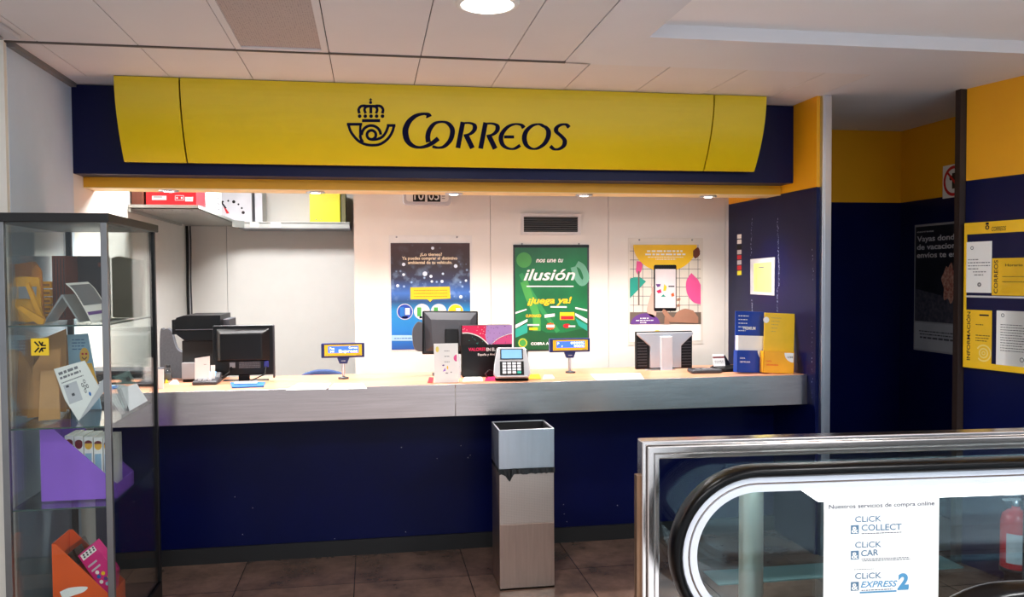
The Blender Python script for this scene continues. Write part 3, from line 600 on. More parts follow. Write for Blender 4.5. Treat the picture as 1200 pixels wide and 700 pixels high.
b = MB(); a2, c2, d2, e2 = pxr(259, 374, 269, 400, Yp+.1); b.box(a2, c2, Yp+.1, Yp+.34, d2, e2, DGREY); b.build('rear_hopper', t, bevel=.004)
# white card in holder
def tilted(px, Y, m, lean=.12, th=.003, zb=ZT):
    """upright sheet leaning back, foot at Y"""
    x0, x1, z0, z1 = pxr(*px, Y); h = z1-zb
    Mx = Matrix.Translation(((x0+x1)/2, Y, zb)) @ Matrix.Rotation(lean, 4, 'X').inverted()
    return Mx, x1-x0, h
Mx, w, h = tilted((228, 417, 245, 442), 4.78, PAPER)
t = thing('card_holder', 'white card in a black topped stand behind the left card reader', 'card holder', (Mx.translation.x, 4.78, ZT)); 
b = MB(Mx); b.prism([(-w/2, 0), (w/2, 0), (w/2, h), (-w/2, h-.012)], 0, .004, PAPER); b.draw(wavy(-w*.36, w*.25, .02, .008)+wavy(w*.1, w*.3, h-.05, .003), lambda u, v, k: (u, -.0006*k, v), GREYT); b.build('card', t)
b = MB(Mx); b.prism([(-w/2-.003, h-.014), (w/2+.004, h-.002), (w/2+.004, h+.008), (-w/2-.003, h-.004)], -.003, .008, BLACK); b.build('top_clip', t)
b = MB(Mx); b.box(w/2+.003, w/2+.026, .01, .014, 0, h*.66, PAPER); b.build('side_card', t)

def card_reader(name, label, px, zb=ZT):
    x0 = U(px[0], px[2], Z=zb); x1 = U(px[1], px[2], Z=zb); w = x1.x-x0.x; t = thing(name, label, 'card reader', ((x0.x+x1.x)/2, x0.y, zb))
    cx = (x0.x+x1.x)/2; y = x0.y
    return t, cx, y, w
t, cx, y, w = card_reader('card_reader', 'dark grey card reader lying in front of the left monitor', (225, 253, 452))
b = MB(); b.prism([(y, ZT), (y, ZT+.018), (y+.1, ZT+.03), (y+.14, ZT+.055), (y+.17, ZT+.05), (y+.17, ZT)], cx-w/2, cx+w/2, DGREY, 'x'); host = b.build('body', t, bevel=.006)
b = MB(); b.prism([(y+.1, ZT+.031), (y+.14, ZT+.057), (y+.139, ZT+.059), (y+.099, ZT+.033)], cx-w*.3, cx+w*.3, LCDG, 'x'); b.build('screen', t)
for i in range(3):
    for j in range(3):
        b = MB(); b.box(cx-w*.3+i*w*.2, cx-w*.3+i*w*.2+w*.13, y+.02+j*.025, y+.036+j*.025, ZT+.017+j*.003, ZT+.028+j*.003, LGREY); b.build('key', host)

# monitors (seen from behind)
Ym = 4.935
t = thing('monitor', 'black monitor seen from behind at the left of the counter', 'monitor', (-.7, Ym+.06, ZD), 'monitors')
x0, x1, z0, z1 = pxr(250, 381, 320, 441, Ym)
b = MB(); b.box(x0, x1, Ym, Ym+.035, z0, z1, BLACK); b.box(x1-.004, x1+.006, Ym-.002, Ym+.03, z0-.02, z1, DGREY); b.build('case', t, bevel=.006)
b = MB(); a, c, d, e = pxr(254, 387, 316, 422, Ym-.02); 
vs = [(x0+.02, Ym, z0+.08), (x1-.02, Ym, z0+.08), (x1-.02, Ym, z1-.02), (x0+.02, Ym, z1-.02), (x0+.045, Ym-.035, z0+.09), (x1-.06, Ym-.035, z0+.09), (x1-.06, Ym-.035, z1-.045), (x0+.045, Ym-.035, z1-.045)]
b.add(vs, [(4, 5, 6, 7), (0, 1, 5, 4), (1, 2, 6, 5), (2, 3, 7, 6), (3, 0, 4, 7)], BLACK); b.build('rear_shell', t, bevel=.006)
b = MB(); f = front(Ym); b.draw(rect(x0+.09, z0+.045, x0+.12, z0+.075), f, GREY, 1); b.draw(rect(x0+.14, z0+.04, x0+.26, z0+.078), f, DGREY, 1)
for k in range(4): b.draw(wavy(x0+.142, x0+.255, z0+.044+k*.009, .003), f, GREYT, 2)
b.build('port_labels', t)
b = MB(); b.box(x0+.28, x0+.305, Ym-.02, Ym, z0+.045, z0+.08, mat('vga plug blue', (30, 40, 130), .4)); b.build('video_plug', t, bevel=.003)
b = MB(); b.box((x0+x1)/2-.03, (x0+x1)/2+.03, Ym+.01, Ym+.03, ZD+.012, z0+.05, BLACK); b.build('stand_neck', t)
b = MB(); b.box(x0+.04, x1-.04, Ym-.06, Ym+.12, ZD, ZD+.015, BLACK); b.build('stand_base', t, bevel=.005)
b = MB(); b.tube([(x0+.29, Ym-.02, z0+.05), (x0+.29, Ym-.05, z0+.01), (x0+.2, Ym-.06, ZD+.02), (x0+.05, Ym-.05, ZD+.02)], .004, BLACKM, 6); b.tube([(x0+.1, Ym-.01, z0+.05), (x0+.09, Ym-.04, z0+.02), (x0+.02, Ym-.05, ZD+.02)], .004, BLACKM, 6); b.build('cable', t)

t = thing('monitor', 'black touch monitor with a curved side bulge, seen from behind at mid counter', 'monitor', (.42, 5.05, ZD), 'monitors')
x0, x1, z0, z1 = pxr(495, 364, 560, 416, 4.98)
Mx = Matrix.Translation(((x0+x1)/2, 4.98, z0)) @ Matrix.Rotation(-.1, 4, 'X') @ Matrix.Rotation(.02, 4, 'Y'); w = x1-x0; h = z1-z0
b = MB(Mx); b.box(-w/2, w/2, 0, .05, 0, h, BLACK); b.build('case', t, bevel=.008)
b = MB(Mx); b.add([(-w/2+.01, -.001, h-.01), (w/2-.01, -.001, h-.01), (w/2-.05, -.02, h-.055), (-w/2+.05, -.02, h-.055), (-w/2+.02, -.001, .02), (w/2-.02, -.001, .02), (w/2-.06, -.02, .05), (-w/2+.06, -.02, .05)], [(0, 1, 2, 3), (3, 2, 6, 7), (7, 6, 5, 4), (0, 3, 7, 4), (2, 1, 5, 6)], DGREY); b.build('rear_shell', t)
b = MB(Mx); b.box(-.035, .045, -.04, -.015, .0, h*.58, BLACK); b.build('hinge_block', t, bevel=.004)
b = MB(Mx); b.prism(smooth([(-w/2-.001, h*.72), (-w/2-.03, h*.74), (-w/2-.055, h*.6), (-w/2-.06, h*.4), (-w/2-.045, h*.12), (-w/2-.001, h*.06)]), -.03, .03, DGREY); b.build('card_swipe_unit', t, bevel=.004)
b = MB(); cx = (x0+x1)/2; b.box(cx-.04, cx+.04, 4.97, 5.03, ZD+.01, z0+.05, BLACK); b.box(cx-.1, cx+.1, 4.93, 5.13, ZD, ZD+.015, BLACK); b.build('stand', t)

t = thing('monitor', 'silver grey monitor with black louvred sides seen from behind at right of counter', 'monitor', (1.9, 5.0, ZD), 'monitors')
Ym = 4.97; x0, x1, z0, z1 = pxr(746, 388, 812, 433, Ym); z0 = ZD+.02; w = x1-x0; h = z1-z0; cx = (x0+x1)/2
b = MB(); b.box(x0, x1, Ym+.01, Ym+.04, z0, z1, BLACK); b.build('case', t, bevel=.004)
b = MB(); cu = lambda p: px2(p, Ym)
b.prism([(x0+.002, z1-.006), (x1-.002, z1-.006), (x1-.002, z1-.02), (x1-.08, z1-.09), (x1-.08, z0+.01), (x0+.085, z0+.01), (x0+.085, z1-.09), (x0+.002, z1-.02)], Ym-.012, Ym+.012, SILVER); b.build('rear_shell', t, bevel=.004)
b = MB(); b.box(cx-.035, cx+.04, Ym-.03, Ym-.01, ZD+.01, z1-.03, LGREY); b.build('stand_column', t, bevel=.004)
for s_ in (-1, 1):
    b = MB()
    for k in range(9): zz = z0+.02+k*.018; b.box(*sorted((cx+s_*(w/2-.01), cx+s_*(w/2-.07))), Ym+.005, Ym+.012, zz, zz+.006, DGREY)
    b.build('louvre', t)
b = MB(); b.box(cx-.09, cx+.09, Ym-.06, Ym+.12, ZD, ZD+.012, LGREY); b.build('stand_base', t, bevel=.004)

# booklets, papers
def flat(name, label, cat, quad, m, th, zb=ZT, group=None, extra=None):
    P = [U(x, y, Z=zb) for x, y in quad]; b = MB(); b.prism([(p.x, p.y) for p in P], zb+.0003, zb+th, m, 'z'); return tag(b.build(name), label, cat, group)
flat('booklet', 'larger blue booklet under the other one before the left monitor', 'booklet', [(272, 455.5), (309, 454), (311, 449.5), (270, 450)], BLUEM, .008)
flat('booklet', 'small blue booklet lying on top of the larger blue one', 'booklet', [(274, 451.5), (301, 451), (302, 448.5), (276, 449)], LBLUE, .008, ZT+.009)
flat('paper_sheet', 'white sheets of paper spread left of the express display post', 'paper', [(335, 458), (382, 457), (388, 450), (350, 450)], PAPER, .003)
flat('paper_sheet', 'white paper overlapping the spread sheets, below the blue display', 'paper', [(385, 457), (430, 456), (425, 450), (392, 450)], PAPER, .002)
flat('leaflet', 'pink and red leaflet lying before the black leaflet box', 'leaflet', [(568, 447), (590, 446.5), (588, 442), (570, 442.5)], MAG, .003)
flat('paper_sheet', 'white slip between the standing card and the payment terminal', 'paper', [(542, 447.5), (566, 447), (564, 442), (545, 442.5)], PAPER, .003)
flat('leaflet', 'yellow leaflet lying right of the payment terminal', 'leaflet', [(617, 445), (634, 444.5), (632, 439), (616, 440)], GOLD, .003)
flat('paper_sheet', 'white slip at the foot of the right display post', 'paper', [(636, 444.5), (650, 444), (647, 440), (638, 440)], PAPER, .002)
flat('leaflet', 'small red slip left of the standing white card', 'leaflet', [(501, 449), (507, 449), (508, 443), (503, 442.5)], RED, .002)
flat('desk_mat', 'large white sheet on the worktop by the right display', 'paper', [(700, 446.5), (755, 445), (750, 438), (692, 439)], PAPER, .002)

def display(label, px, pole, lines):
    Yd = 4.86; x0, x1, z0, z1 = pxr(*px, Yd); cx = U(pole[0], pole[1], Y=Yd+.02).x
    t = thing('customer_display', label, 'display', (cx, Yd+.02, ZT-.0), 'customer displays on posts')
    b = MB(); b.box(x0, x1, Yd, Yd+.04, z0, z1, mat('display case blue', (18, 28, 96), .3)); b.build('case', t, bevel=.004)
    w = x1-x0; h = z1-z0; b = MB(); b.box(x0+w*.075, x1-w*.06, Yd-.002, Yd, z0+h*.14, z1-h*.1, GOLD); b.draw(disc(x0+w*.11, z0+h*.2, .002, 8)+rect(x1-w*.2, z0+h*.17, x1-w*.09, z0+h*.2), front(Yd-.002), INK, 1); bez = b.build('bezel', t)
    b = MB(); a, c, d, e = x0+w*.16, x1-w*.14, z0+h*.34, z1-h*.2; b.box(a, c, Yd-.003, Yd-.002, d, e, LCD)
    f = front(Yd-.003)
    for s, u0, u1, v0, hh in lines: b.draw(fit(s, a+(c-a)*u0, a+(c-a)*u1, d+(e-d)*v0, (e-d)*hh, .02), f, LCDT, 1)
    b.build('screen', bez)
    b = MB(); b.prism([(cx-.035, z0), (cx+.035, z0), (cx+.022, z0-.035), (cx-.022, z0-.035)], Yd+.005, Yd+.03, mat('display case blue', (18, 28, 96), .3)); b.draw(rect(cx-.012, z0-.02, cx+.012, z0-.017), front(Yd+.005), LGREY, 1); b.build('neck', t, bevel=.003)
    b = MB(); b.lathe([(.009, ZT), (.009, z0-.034)], ALU, (cx, Yd+.02, 0), 14); b.build('post', t)
    b = MB(); b.lathe([(.001, 0), (.03, 0), (.03, .008), (.01, .012)], DGREY, (cx, Yd+.0, ZT+.0), 20); b.build('base_plate', t)
    return t
display('blue and yellow customer display on a post reading Express, by the left papers', (376.5, 402, 427, 420), (402.5, 430), [('Paq', .05, .2, .55, .3), ('24h', .05, .2, .1, .3), ('Express', .35, .97, .08, .42), ('Correos', .68, .97, .62, .3)])
display('blue and yellow customer display on a post showing zeros, in front of the green poster', (644.5, 396.5, 691.5, 413.5), (667.5, 425), [('0000%', .5, .98, .56, .36), ('000%', .62, .98, .08, .36), ('P', .03, .1, .5, .35), ('F', .18, .22, .1, .25)])

# chairs
t = thing('office_chair', 'blue office chair whose rounded backrest shows above the worktop', 'chair', (-.3, 5.33, 0))
cx = U(378, 437, Y=5.33).x; b = MB(); zc = U(378, 433.5, Y=5.33).z
b.prism(smooth([(cx-.17, .66), (cx-.17, .85), (cx-.14, zc-.045), (cx-.07, zc-.008), (cx, zc), (cx+.07, zc-.008), (cx+.14, zc-.045), (cx+.17, .85), (cx+.17, .66)]), 5.3, 5.36, mat('chair fabric blue', (36, 62, 110), .8, var=.1, scale=80)); b.build('backrest', t, bevel=.012)
b = MB(); b.box(cx-.22, cx+.22, 5.38, 5.5, .44, .5, mat('chair fabric blue', (36, 62, 110), .8)); b.box(cx-.03, cx+.03, 5.33, 5.4, .42, .7, BLACK); b.build('seat', t, bevel=.01)
b = MB(); b.lathe([(.025, .05), (.025, .44)], BLACK, (cx, 5.42, 0), 12)
colm = b.build('column', t)
for k in range(5):
    a = 2*PI*k/5+.3; b = MB(); b.tube([(cx, 5.42, .09), (cx+.22*math.cos(a)*.5, 5.42+.11*math.sin(a)*.5, .08), (cx+.2*math.cos(a), 5.42+.1*math.sin(a), .03)], [.022, .018, .014], BLACK, 8); b.build('foot', colm)
t = thing('office_chair', 'dark grey high backed chair by the left wall behind the display cabinet', 'chair', (-1.25, 5.8, 0))
x0, x1, z0, z1 = pxr(188, 386, 212, 440, 5.75)
b = MB(); b.prism(smooth([(x0, .6), (x0, z1-.06), (x0+.03, z1), (x0+.07, z1-.01), (x0+.1, z1-.12), (x0+.14, z1-.15), (x1+.02, z1-.12), (x1+.05, z1-.2), (x1+.05, .6)]), 5.75, 5.81, mat('chair fabric grey', (92, 92, 98), .8, var=.1, scale=80)); b.build('backrest', t, bevel=.015)
b = MB(); b.box(x0, x1+.1, 5.84, 6.2, .44, .52, mat('chair fabric grey', (92, 92, 98), .8)); b.box(x0+.08, x0+.14, 5.8, 5.86, .46, .7, BLACK); b.build('seat', t, bevel=.02)
b = MB(); cx = (x0+x1)/2+.05; b.lathe([(.025, .05), (.025, .44)], BLACK, (cx, 6.02, 0), 12); colm = b.build('column', t)
for k in range(5):
    a = 2*PI*k/5; b = MB(); b.tube([(cx, 6.02, .09), (cx+.18*math.cos(a), 6.02+.2*math.sin(a), .03)], [.022, .014], BLACK, 8); b.build('foot', colm)

# left end clutter
t = thing('label_printer', 'grey and black desktop printer at the left end of the counter behind the cabinet', 'printer', (-1.3, 4.7, ZT))
x0, x1 = U(132, 440, Y=4.75).x, U(188, 430, Y=4.75).x
b = MB(); b.box(-1.48, x1, 4.66, 4.86, ZT, ZT+.075, BLACK); b.build('body', t, bevel=.008)
b = MB(); b.prism([(-1.48, ZT+.076), (x1+.0, ZT+.076), (x1, ZT+.09), (-1.48, ZT+.1)], 4.66, 4.86, DGREY); b.build('lid', t, bevel=.006)
Mx, w, h = tilted((182, 433, 191, 450), 4.62, PAPER, .1); b = MB(Mx); b.box(-w/2, w/2, 0, .01, 0, h, PAPER); tag(b.build('paper_pad'), 'small upright white pad in front of the printer by the cabinet', 'pad')
P = U(196, 440, Z=ZT); t = thing('pen_cup', 'small clear cup with a black lid near the left end of the counter', 'cup', (P.x, P.y-.0, ZT)); c0 = U(197, 446, Z=ZT)
t.location = c0; t['_o'] = tuple(c0); b = MB(); b.lathe([(.001, .001), (.022, .001), (.02, .05), (.012, .075)], CLEAR, c0, 16); b.lathe([(.018, .003), (.016, .04), (.001, .04)], GREY, c0, 12); b.build('cup_body', t); b = MB(); b.lathe([(.014, .075), (.014, .088), (.001, .09)], BLACK, c0, 16); b.build('lid', t)
flat('sticky_note', 'small yellow note lying near the clear cup', 'note', [(189, 450), (197, 449), (196, 446.5), (190, 447)], GOLD, .006)
flat('paper_sheet', 'white folded paper slip between the yellow note and the black printer', 'paper', [(198, 451), (210, 451), (208, 446.5), (203, 446)], PAPER, .004)

# standing white card + black leaflet box + terminal
Mx, w, h = tilted((509, 402.5, 537, 445), 4.56, PAPER, .08)
t = thing('table_card', 'white standing card with small yellow, pink and purple prints at mid counter', 'card', (Mx.translation.x, 4.56, ZT)); f = lambda u, v, k: (u, -.0006*k, v)
b = MB(Mx); b.box(-w/2, w/2, 0, .004, 0, h, PAPER)
b.draw(disc(-w*.36, h*.85, .009, 14, .016), f, mat('pale yellow print', (248, 226, 110), .5), 1); b.draw(disc(w*.44, h*.62, .017, 20, .019, PI/2, 3*PI/2), f, ROSE, 1)
for k, (u, v) in enumerate(((.02, .8), (.02, .66), (.02, .52))): b.draw(wavy(w*u-.012, w*u+.016, h*v, .003), f, DGREY, 1)
b.draw(disc(-w*.12, h*.44, .006, 12, .004), f, PLUM, 1); b.draw([[(-w*.15, h*.28), (-w*.04, h*.38), (-w*.03, h*.3)]], f, PURPLE, 1); b.draw(disc(w*.05, h*.38, .004, 12, .01), f, GOLD, 1); b.draw(disc(w*.02, h*.24, .008, 10, .003)+disc(w*.2, h*.26, .004, 10, .003), f, GREYT, 1); b.build('card', t)
b = MB(Mx); b.box(-w*.4, w*.4, .004, .06, 0, .003, PAPER); b.box(w/2+.001, w/2+.014, .02, .026, .02, h*.72, LGREY); b.build('easel_back', t)
Yb = 4.775; x0, x1, z0, z1 = pxr(542, 381, 600, 437, Yb)
t = thing('leaflet_box', 'black leaflet box with pink and purple patterned top reading VALORES', 'leaflet box', ((x0+x1)/2, Yb+.05, ZT))
b = MB(); b.box(x0, x1, Yb, Yb+.08, ZT, z1, BLACK); b.build('carton', t, bevel=.002)
b = MB(); f = front(Yb); zs = U(560, 404, Y=Yb).z
b.draw(rect(x0, zs, x1, z1), f, MAG, 1); W = x1-x0; Hh = z1-zs
b.draw([[(x0, zs), (x0, zs+Hh*.6)]+smooth([(x0+W*.1, zs+Hh*.62), (x0+W*.3, zs+Hh*.45), (x0+W*.52, zs)])], f, BLACKM, 2)
b.draw([[(x0+W*.48, z1), (x1, z1), (x1, zs+Hh*.55)]+smooth([(x0+W*.85, zs+Hh*.45), (x0+W*.7, zs+Hh*.25), (x0+W*.58, zs)])+[(x0+W*.5, zs)]+smooth([(x0+W*.46, zs+Hh*.4), (x0+W*.48, z1-.004)])], f, mat('lilac print', (188, 150, 214), .5), 2)
b.draw([[(x1, zs)]+[(x1, zs+Hh*.5)]+smooth([(x0+W*.85, zs+Hh*.42), (x0+W*.72, zs+Hh*.25), (x0+W*.6, zs)])], f, ROSE, 3)
b.draw(stroke([(x0, zs+Hh*.62), (x0+W*.15, zs+Hh*.6), (x0+W*.35, zs+Hh*.4), (x0+W*.52, zs)], .006)+stroke([(x0+W*.58, zs), (x0+W*.72, zs+Hh*.3), (x0+W*.88, zs+Hh*.48), (x1, zs+Hh*.54)], .004), f, PAPER, 4)
random.seed(3)
for k in range(60):
    u, v = random.random(), random.random(); c = TEAL if (u < .45 and v < .5) else (PLUM if u > .5 else PAPER); r_ = .0035
    b.draw(rect(x0+u*(W-.006), zs+v*(Hh-.006), x0+u*(W-.006)+r_, zs+v*(Hh-.006)+r_), f, c, 5)
pt(b, 'VALORES', 549, 569, 411.5, 3.6, MAG, .03, 1, 0, Yb); pt(b, 'EN EL CORREO', 570, 598, 411.5, 3.6, PAPER, .02, 1, 0, Yb); pt(b, 'España y Andorra', 560, 587, 417, 2.6, PAPER, .01, 1, 0, Yb)
b.build('print', t)
t0 = U(600, 446.5, Z=ZT); t = thing('payment_terminal', 'silver payment terminal with blue screen and keypad facing the customer', 'payment terminal', (t0.x, t0.y, ZT))
Mx = Matrix.Translation((t0.x, t0.y, ZT)) @ Matrix.Rotation(math.radians(-8), 4, 'Z') @ Matrix.Scale(1.14, 4)
ang = math.radians(52); sl = lambda d, off=0: (d*math.cos(ang)+off*math.sin(ang), .02+d*math.sin(ang)-off*math.cos(ang)*-1*0+off*-0)
b = MB(Mx); b.prism([(0, 0), (-.012, .02), (.0, .035), (.03, .075), (.085, .145), (.1, .145), (.085, .05), (.075, 0)], -.082, .082, BLACK, 'x'); b.build('base', t, bevel=.006)
Mf = Mx @ Matrix.Translation((0, -.004, .028)) @ Matrix.Rotation(math.radians(52), 4, 'X')   # local x across, y up the slope, z out
b = MB(Mf); b.prism([(-.09, .0), (-.078, -.02), (.078, -.02), (.09, 0), (.086, .05), (.072, .14), (.06, .15), (-.06, .15), (-.072, .14), (-.086, .05)], 0, .02, SILVER, 'z'); b.build('top_shell', t, bevel=.005)
b = MB(Mf); b.box(-.056, .056, .078, .138, .02, .0215, BLACK); b.box(-.05, .05, .082, .133, .0215, .0225, LCDG); b.build('screen', t)
b = MB(Mf); b.box(-.058, .058, -.012, .066, .02, .022, BLACK); host = b.build('keypad_well', t)
for i in range(4):
    for j in range(4):
        b = MB(Mf); b.box(-.046+i*.024, -.028+i*.024, -.006+j*.017, .006+j*.017, .022, .027, [LGREY, LGREY, LGREY, TEAL][i] if j == 0 else LGREY); b.build('key', host)
b = MB(Mx); b.tube([(-.085, .05, .04), (-.11, .04, .05), (-.13, .06, .03), (-.12, .09, .005)], .003, BLACK, 6); b.build('cable', t)

# right group
t, cx, y, w = card_reader('card_reader', 'flat dark keypad lying in front of the right monitor', (811, 852, 438.5))
b = MB(); b.prism([(cx-w/2, y+.01), (cx-w/2+.01, y), (cx+w/2-.02, y), (cx+w/2, y+.02), (cx+w/2-.02, y+.13), (cx-w/2+.02, y+.13)], ZT, ZT+.02, DGREY, 'z'); host = b.build('body', t, bevel=.006)
b = MB(); b.box(cx-w*.35, cx+w*.1, y+.07, y+.12, ZT+.02, ZT+.024, BLACK); b.build('screen', t)
for i in range(3):
    for j in range(2): b = MB(); b.box(cx-w*.3+i*w*.2, cx-w*.3+i*w*.2+w*.13, y+.02+j*.022, y+.034+j*.022, ZT+.02, ZT+.025, GREY); b.build('key', host)
t, cx, y, w = card_reader('card_stand', 'black stand holding small white and red cards beside the blue leaflet stand', (841, 870, 436.5))
t['category'] = 'card stand'
b = MB(); b.prism([(y, ZT), (y, ZT+.02), (y+.07, ZT+.035), (y+.12, ZT+.02), (y+.12, ZT)], cx-w/2, cx+w/2, BLACK, 'x'); b.build('base', t, bevel=.006)
b = MB(Matrix.Translation((cx-w*.1, y+.05, ZT+.03)) @ Matrix.Rotation(-.3, 4, 'X')); b.box(-w*.42, w*.1, 0, .003, 0, .075, PAPER); b.draw(wavy(-w*.36, w*.05, .03, .004)+wavy(-w*.36, w*.05, .02, .003), lambda u, v, k: (u, -.0006*k, v), GREYT); b.draw(rect(-w*.42, .05, w*.1, .06), lambda u, v, k: (u, -.0006*k, v), mat('card maroon', (120, 20, 30), .5)); b.build('card', t)
b = MB(Matrix.Translation((cx+w*.12, y+.06, ZT+.03)) @ Matrix.Rotation(-.5, 4, 'X') @ Matrix.Rotation(-.35, 4, 'Y')); b.box(-.02, .025, 0, .02, 0, .07, BLACK); b.build('holder_arm', t, bevel=.003)

def stand(label, cat, mA, px, Y, rot):
    x0, x1, z0, z1 = pxr(*px, Y); t = thing('leaflet_stand', label, cat, ((x0+x1)/2, Y, ZT), 'cardboard leaflet stands'); return t, x0, x1, z1
Yq = 4.66; t, x0, x1, z1 = stand('blue cardboard leaflet stand reading PREMIUM beside the yellow one', 'leaflet stand', BLUEC, (858, 365, 897, 433), Yq, 0)
Mx = Matrix.Translation(((x0+x1)/2, Yq, ZT)) @ Matrix.Rotation(.13, 4, 'Z') @ Matrix.Rotation(-.06, 4, 'X') @ Matrix.Rotation(.05, 4, 'Y'); w = x1-x0; h = z1-ZT
f = lambda u, v, k: (u, -.0006*k, v)
b = MB(Mx); b.box(-w/2+.01, w/2, .0, .006, .002, h, BLUEC); b.draw([c_ for k in range(5) for c_ in wavy(-w/2+.03, -w/2+.05+.05*(1-k*.1), h-.03-k*.022, .005)], f, PAPER, 1)
b.draw(fit('PREMIUM', -w*.2, w*.2, h*.7, .018, .03), f, PAPER, 1); b.build('back_panel', t, bevel=.001)
b = MB(Mx); b.box(-w/2+.0, w/2-.015, -.045, -.04, 0, h*.36, BLUEC); b.box(-w/2, -w/2+.004, -.045, 0, 0, h*.36, BLUEC); b.box(w/2-.019, w/2-.015, -.045, 0, 0, h*.36, BLUEC)
f2 = lambda u, v, k: (u, -.045-.0006*k, v); b.draw(disc(w/2-.015, h*.36, .06, 20, .06, PI, PI*1.5)[:]+[], f2, PAPER, 1)
b.draw([[(w/2-.015, h*.36)]+[(w/2-.015+.062*math.cos(a), h*.36+.062*math.sin(a)) for a in [PI+PI/2*k/10 for k in range(11)]]], f2, PAPER, 2); b.draw(fit('CARTA', -w/2+.015, -w/2+.05, h*.22, .008, .02)+fit('CERTIFICADA', -w/2+.015, -w/2+.085, h*.16, .008, .02), f2, PAPER, 1); b.draw(fit('3,75€', w/2-.05, w/2-.022, h*.27, .008, .02), f2, INK, 3); b.build('pocket', t)
b = MB(Mx); b.box(-w/2+.008, w/2-.03, -.036, -.006, .004, h*.6, PAPER); b.build('leaflet_pack', t)
t, x0, x1, z1 = stand('yellow cardboard leaflet stand against the navy partition at the counter end', 'leaflet stand', GOLD, (891, 367, 929, 436), 4.6, 0)
Mx = Matrix.Translation(((x0+x1)/2, 4.6, ZT)) @ Matrix.Rotation(-.1, 4, 'Z') @ Matrix.Rotation(-.06, 4, 'X') @ Matrix.Rotation(.05, 4, 'Y'); w = x1-x0; h = z1-ZT
b = MB(Mx); b.box(-w/2+.02, w/2, .0, .006, .002, h, GOLD); b.draw(disc(-w/2+.03, h*.88, .018), f, PAPER, 1); b.draw([c_ for k in range(5) for c_ in wavy(-w*.2, -w*.2+.06*(1-k*.13), h-.03-k*.02, .002)], f, GREYT, 1); b.build('back_panel', t, bevel=.001)
YO = mat('pocket amber', (250, 178, 8), .4)
b = MB(Mx); b.box(-w/2, w/2-.02, -.055, -.05, 0, h*.36, YO); b.box(-w/2, -w/2+.004, -.055, 0, 0, h*.36, YO); b.box(w/2-.024, w/2-.02, -.055, 0, 0, h*.36, YO); f2 = lambda u, v, k: (u, -.055-.0006*k, v)
b.draw([[(w/2-.024, h*.34)]+[(w/2-.024+.055*math.cos(a), h*.34+.055*math.sin(a)) for a in [PI+PI/2*k/10 for k in range(11)]]], f2, PAPER, 1); b.draw(fit('CARTA', -w/2+.015, -w/2+.05, h*.18, .009, .03)+fit('ORDINARIA', -w/2+.015, -w/2+.09, h*.12, .009, .03), f2, ORANGE, 2); b.draw(fit('0,70€', w/2-.06, w/2-.028, h*.26, .008, .02), f2, INK, 3); b.build('pocket', t)

# on the navy partition
def sidemap(X_): return lambda u, v, k: (X_-.0007*k, u, v)     # u = Y, v = Z
def sideP(pts, X_=2.48): return [(lambda p: (p.y, p.z))(U(x, y, X=X_)) for x, y in pts]
b = MB(); q = sideP([(880, 304), (908.5, 301.5), (908, 346.5), (880, 345)]); b.prism(q, 2.4795, 2.476, CLEAR, 'x')
b = MB(); b.add([(2.479, y, z) for y, z in q]+[(2.476, y, z) for y, z in q], [(0, 1, 2, 3), (7, 6, 5, 4), (0, 4, 5, 1), (1, 5, 6, 2), (2, 6, 7, 3), (3, 7, 4, 0)], mat('sleeve plastic', (196, 196, 200), .2)); 
t = thing('notice_sleeve', 'yellow notice in a clear plastic sleeve on the navy partition', 'notice', (2.479, q[0][0], q[3][1])); b.build('sleeve', t)
b = MB(); q2 = sideP([(884, 309), (905, 307), (905, 343), (884, 341.5)]); mpd = sidemap(2.476); b.draw([q2], mpd, mat('notice pale yellow', (250, 240, 130), .5), 1)
q = sideP([(885.5, 339), (885.5, 312)]); 
def vtext(s, ya, z0, z1, h): return [[(ya-b_, a) for a, b_ in p] for p in fit(s, z0, z1, 0, h)]
b.draw([[(q[0][0]-.03+ (b_), a) for a, b_ in p] for p in fit('CORREOS', q[0][1], q[1][1]-.01, 0, .02)], mpd, GREYT, 2)
b.draw([sideP([(890, 313), (896, 312.6), (896, 314.2), (890, 314.6)])], mpd, GREYT, 2); b.build('sheet', t)
b = MB(); mpd = sidemap(2.48)
for i, c in enumerate((PAPER, PAPER, BLACKM, LGREY, RED, LGREY, RED, LEMON)):
    y0 = 275+i*6.1; b.draw([sideP([(864, y0), (869, y0-.4), (869, y0+4.6), (864, y0+5)])], mpd, c, 1)
tag(b.build('sticker_strip', origin=(2.48, 5.4, 1.6)), 'vertical strip of small payment stickers on the navy partition near the back wall', 'sticker')
b = MB(); random.seed(5)
for (xa, ya, xb, yb, n) in ((911, 255, 913, 335, 60), (911, 335, 911, 368, 16), (881, 255, 880, 300, 22), (881, 350, 882, 365, 8), (952, 290, 953, 330, 8), (951, 375, 952, 470, 16)):
    for k in range(n):
        tt = (k+random.random())/n; x = xa+(xb-xa)*tt+random.uniform(-1, 1)*.6; y = ya+(yb-ya)*tt; l = random.uniform(.4, 1.9); w = random.uniform(.2, .75)
        b.draw([sideP([(x, y), (x+w, y), (x+w*.8, y+l), (x, y+l)])], mpd, mat('scuff grey', (150, 160, 190), .5), 1)
tag(b.build('scuff_marks', origin=(2.48, 4.9, 1.5)), 'pale vertical scuffs and tape residue on the navy partition', 'marks', kind='stuff')

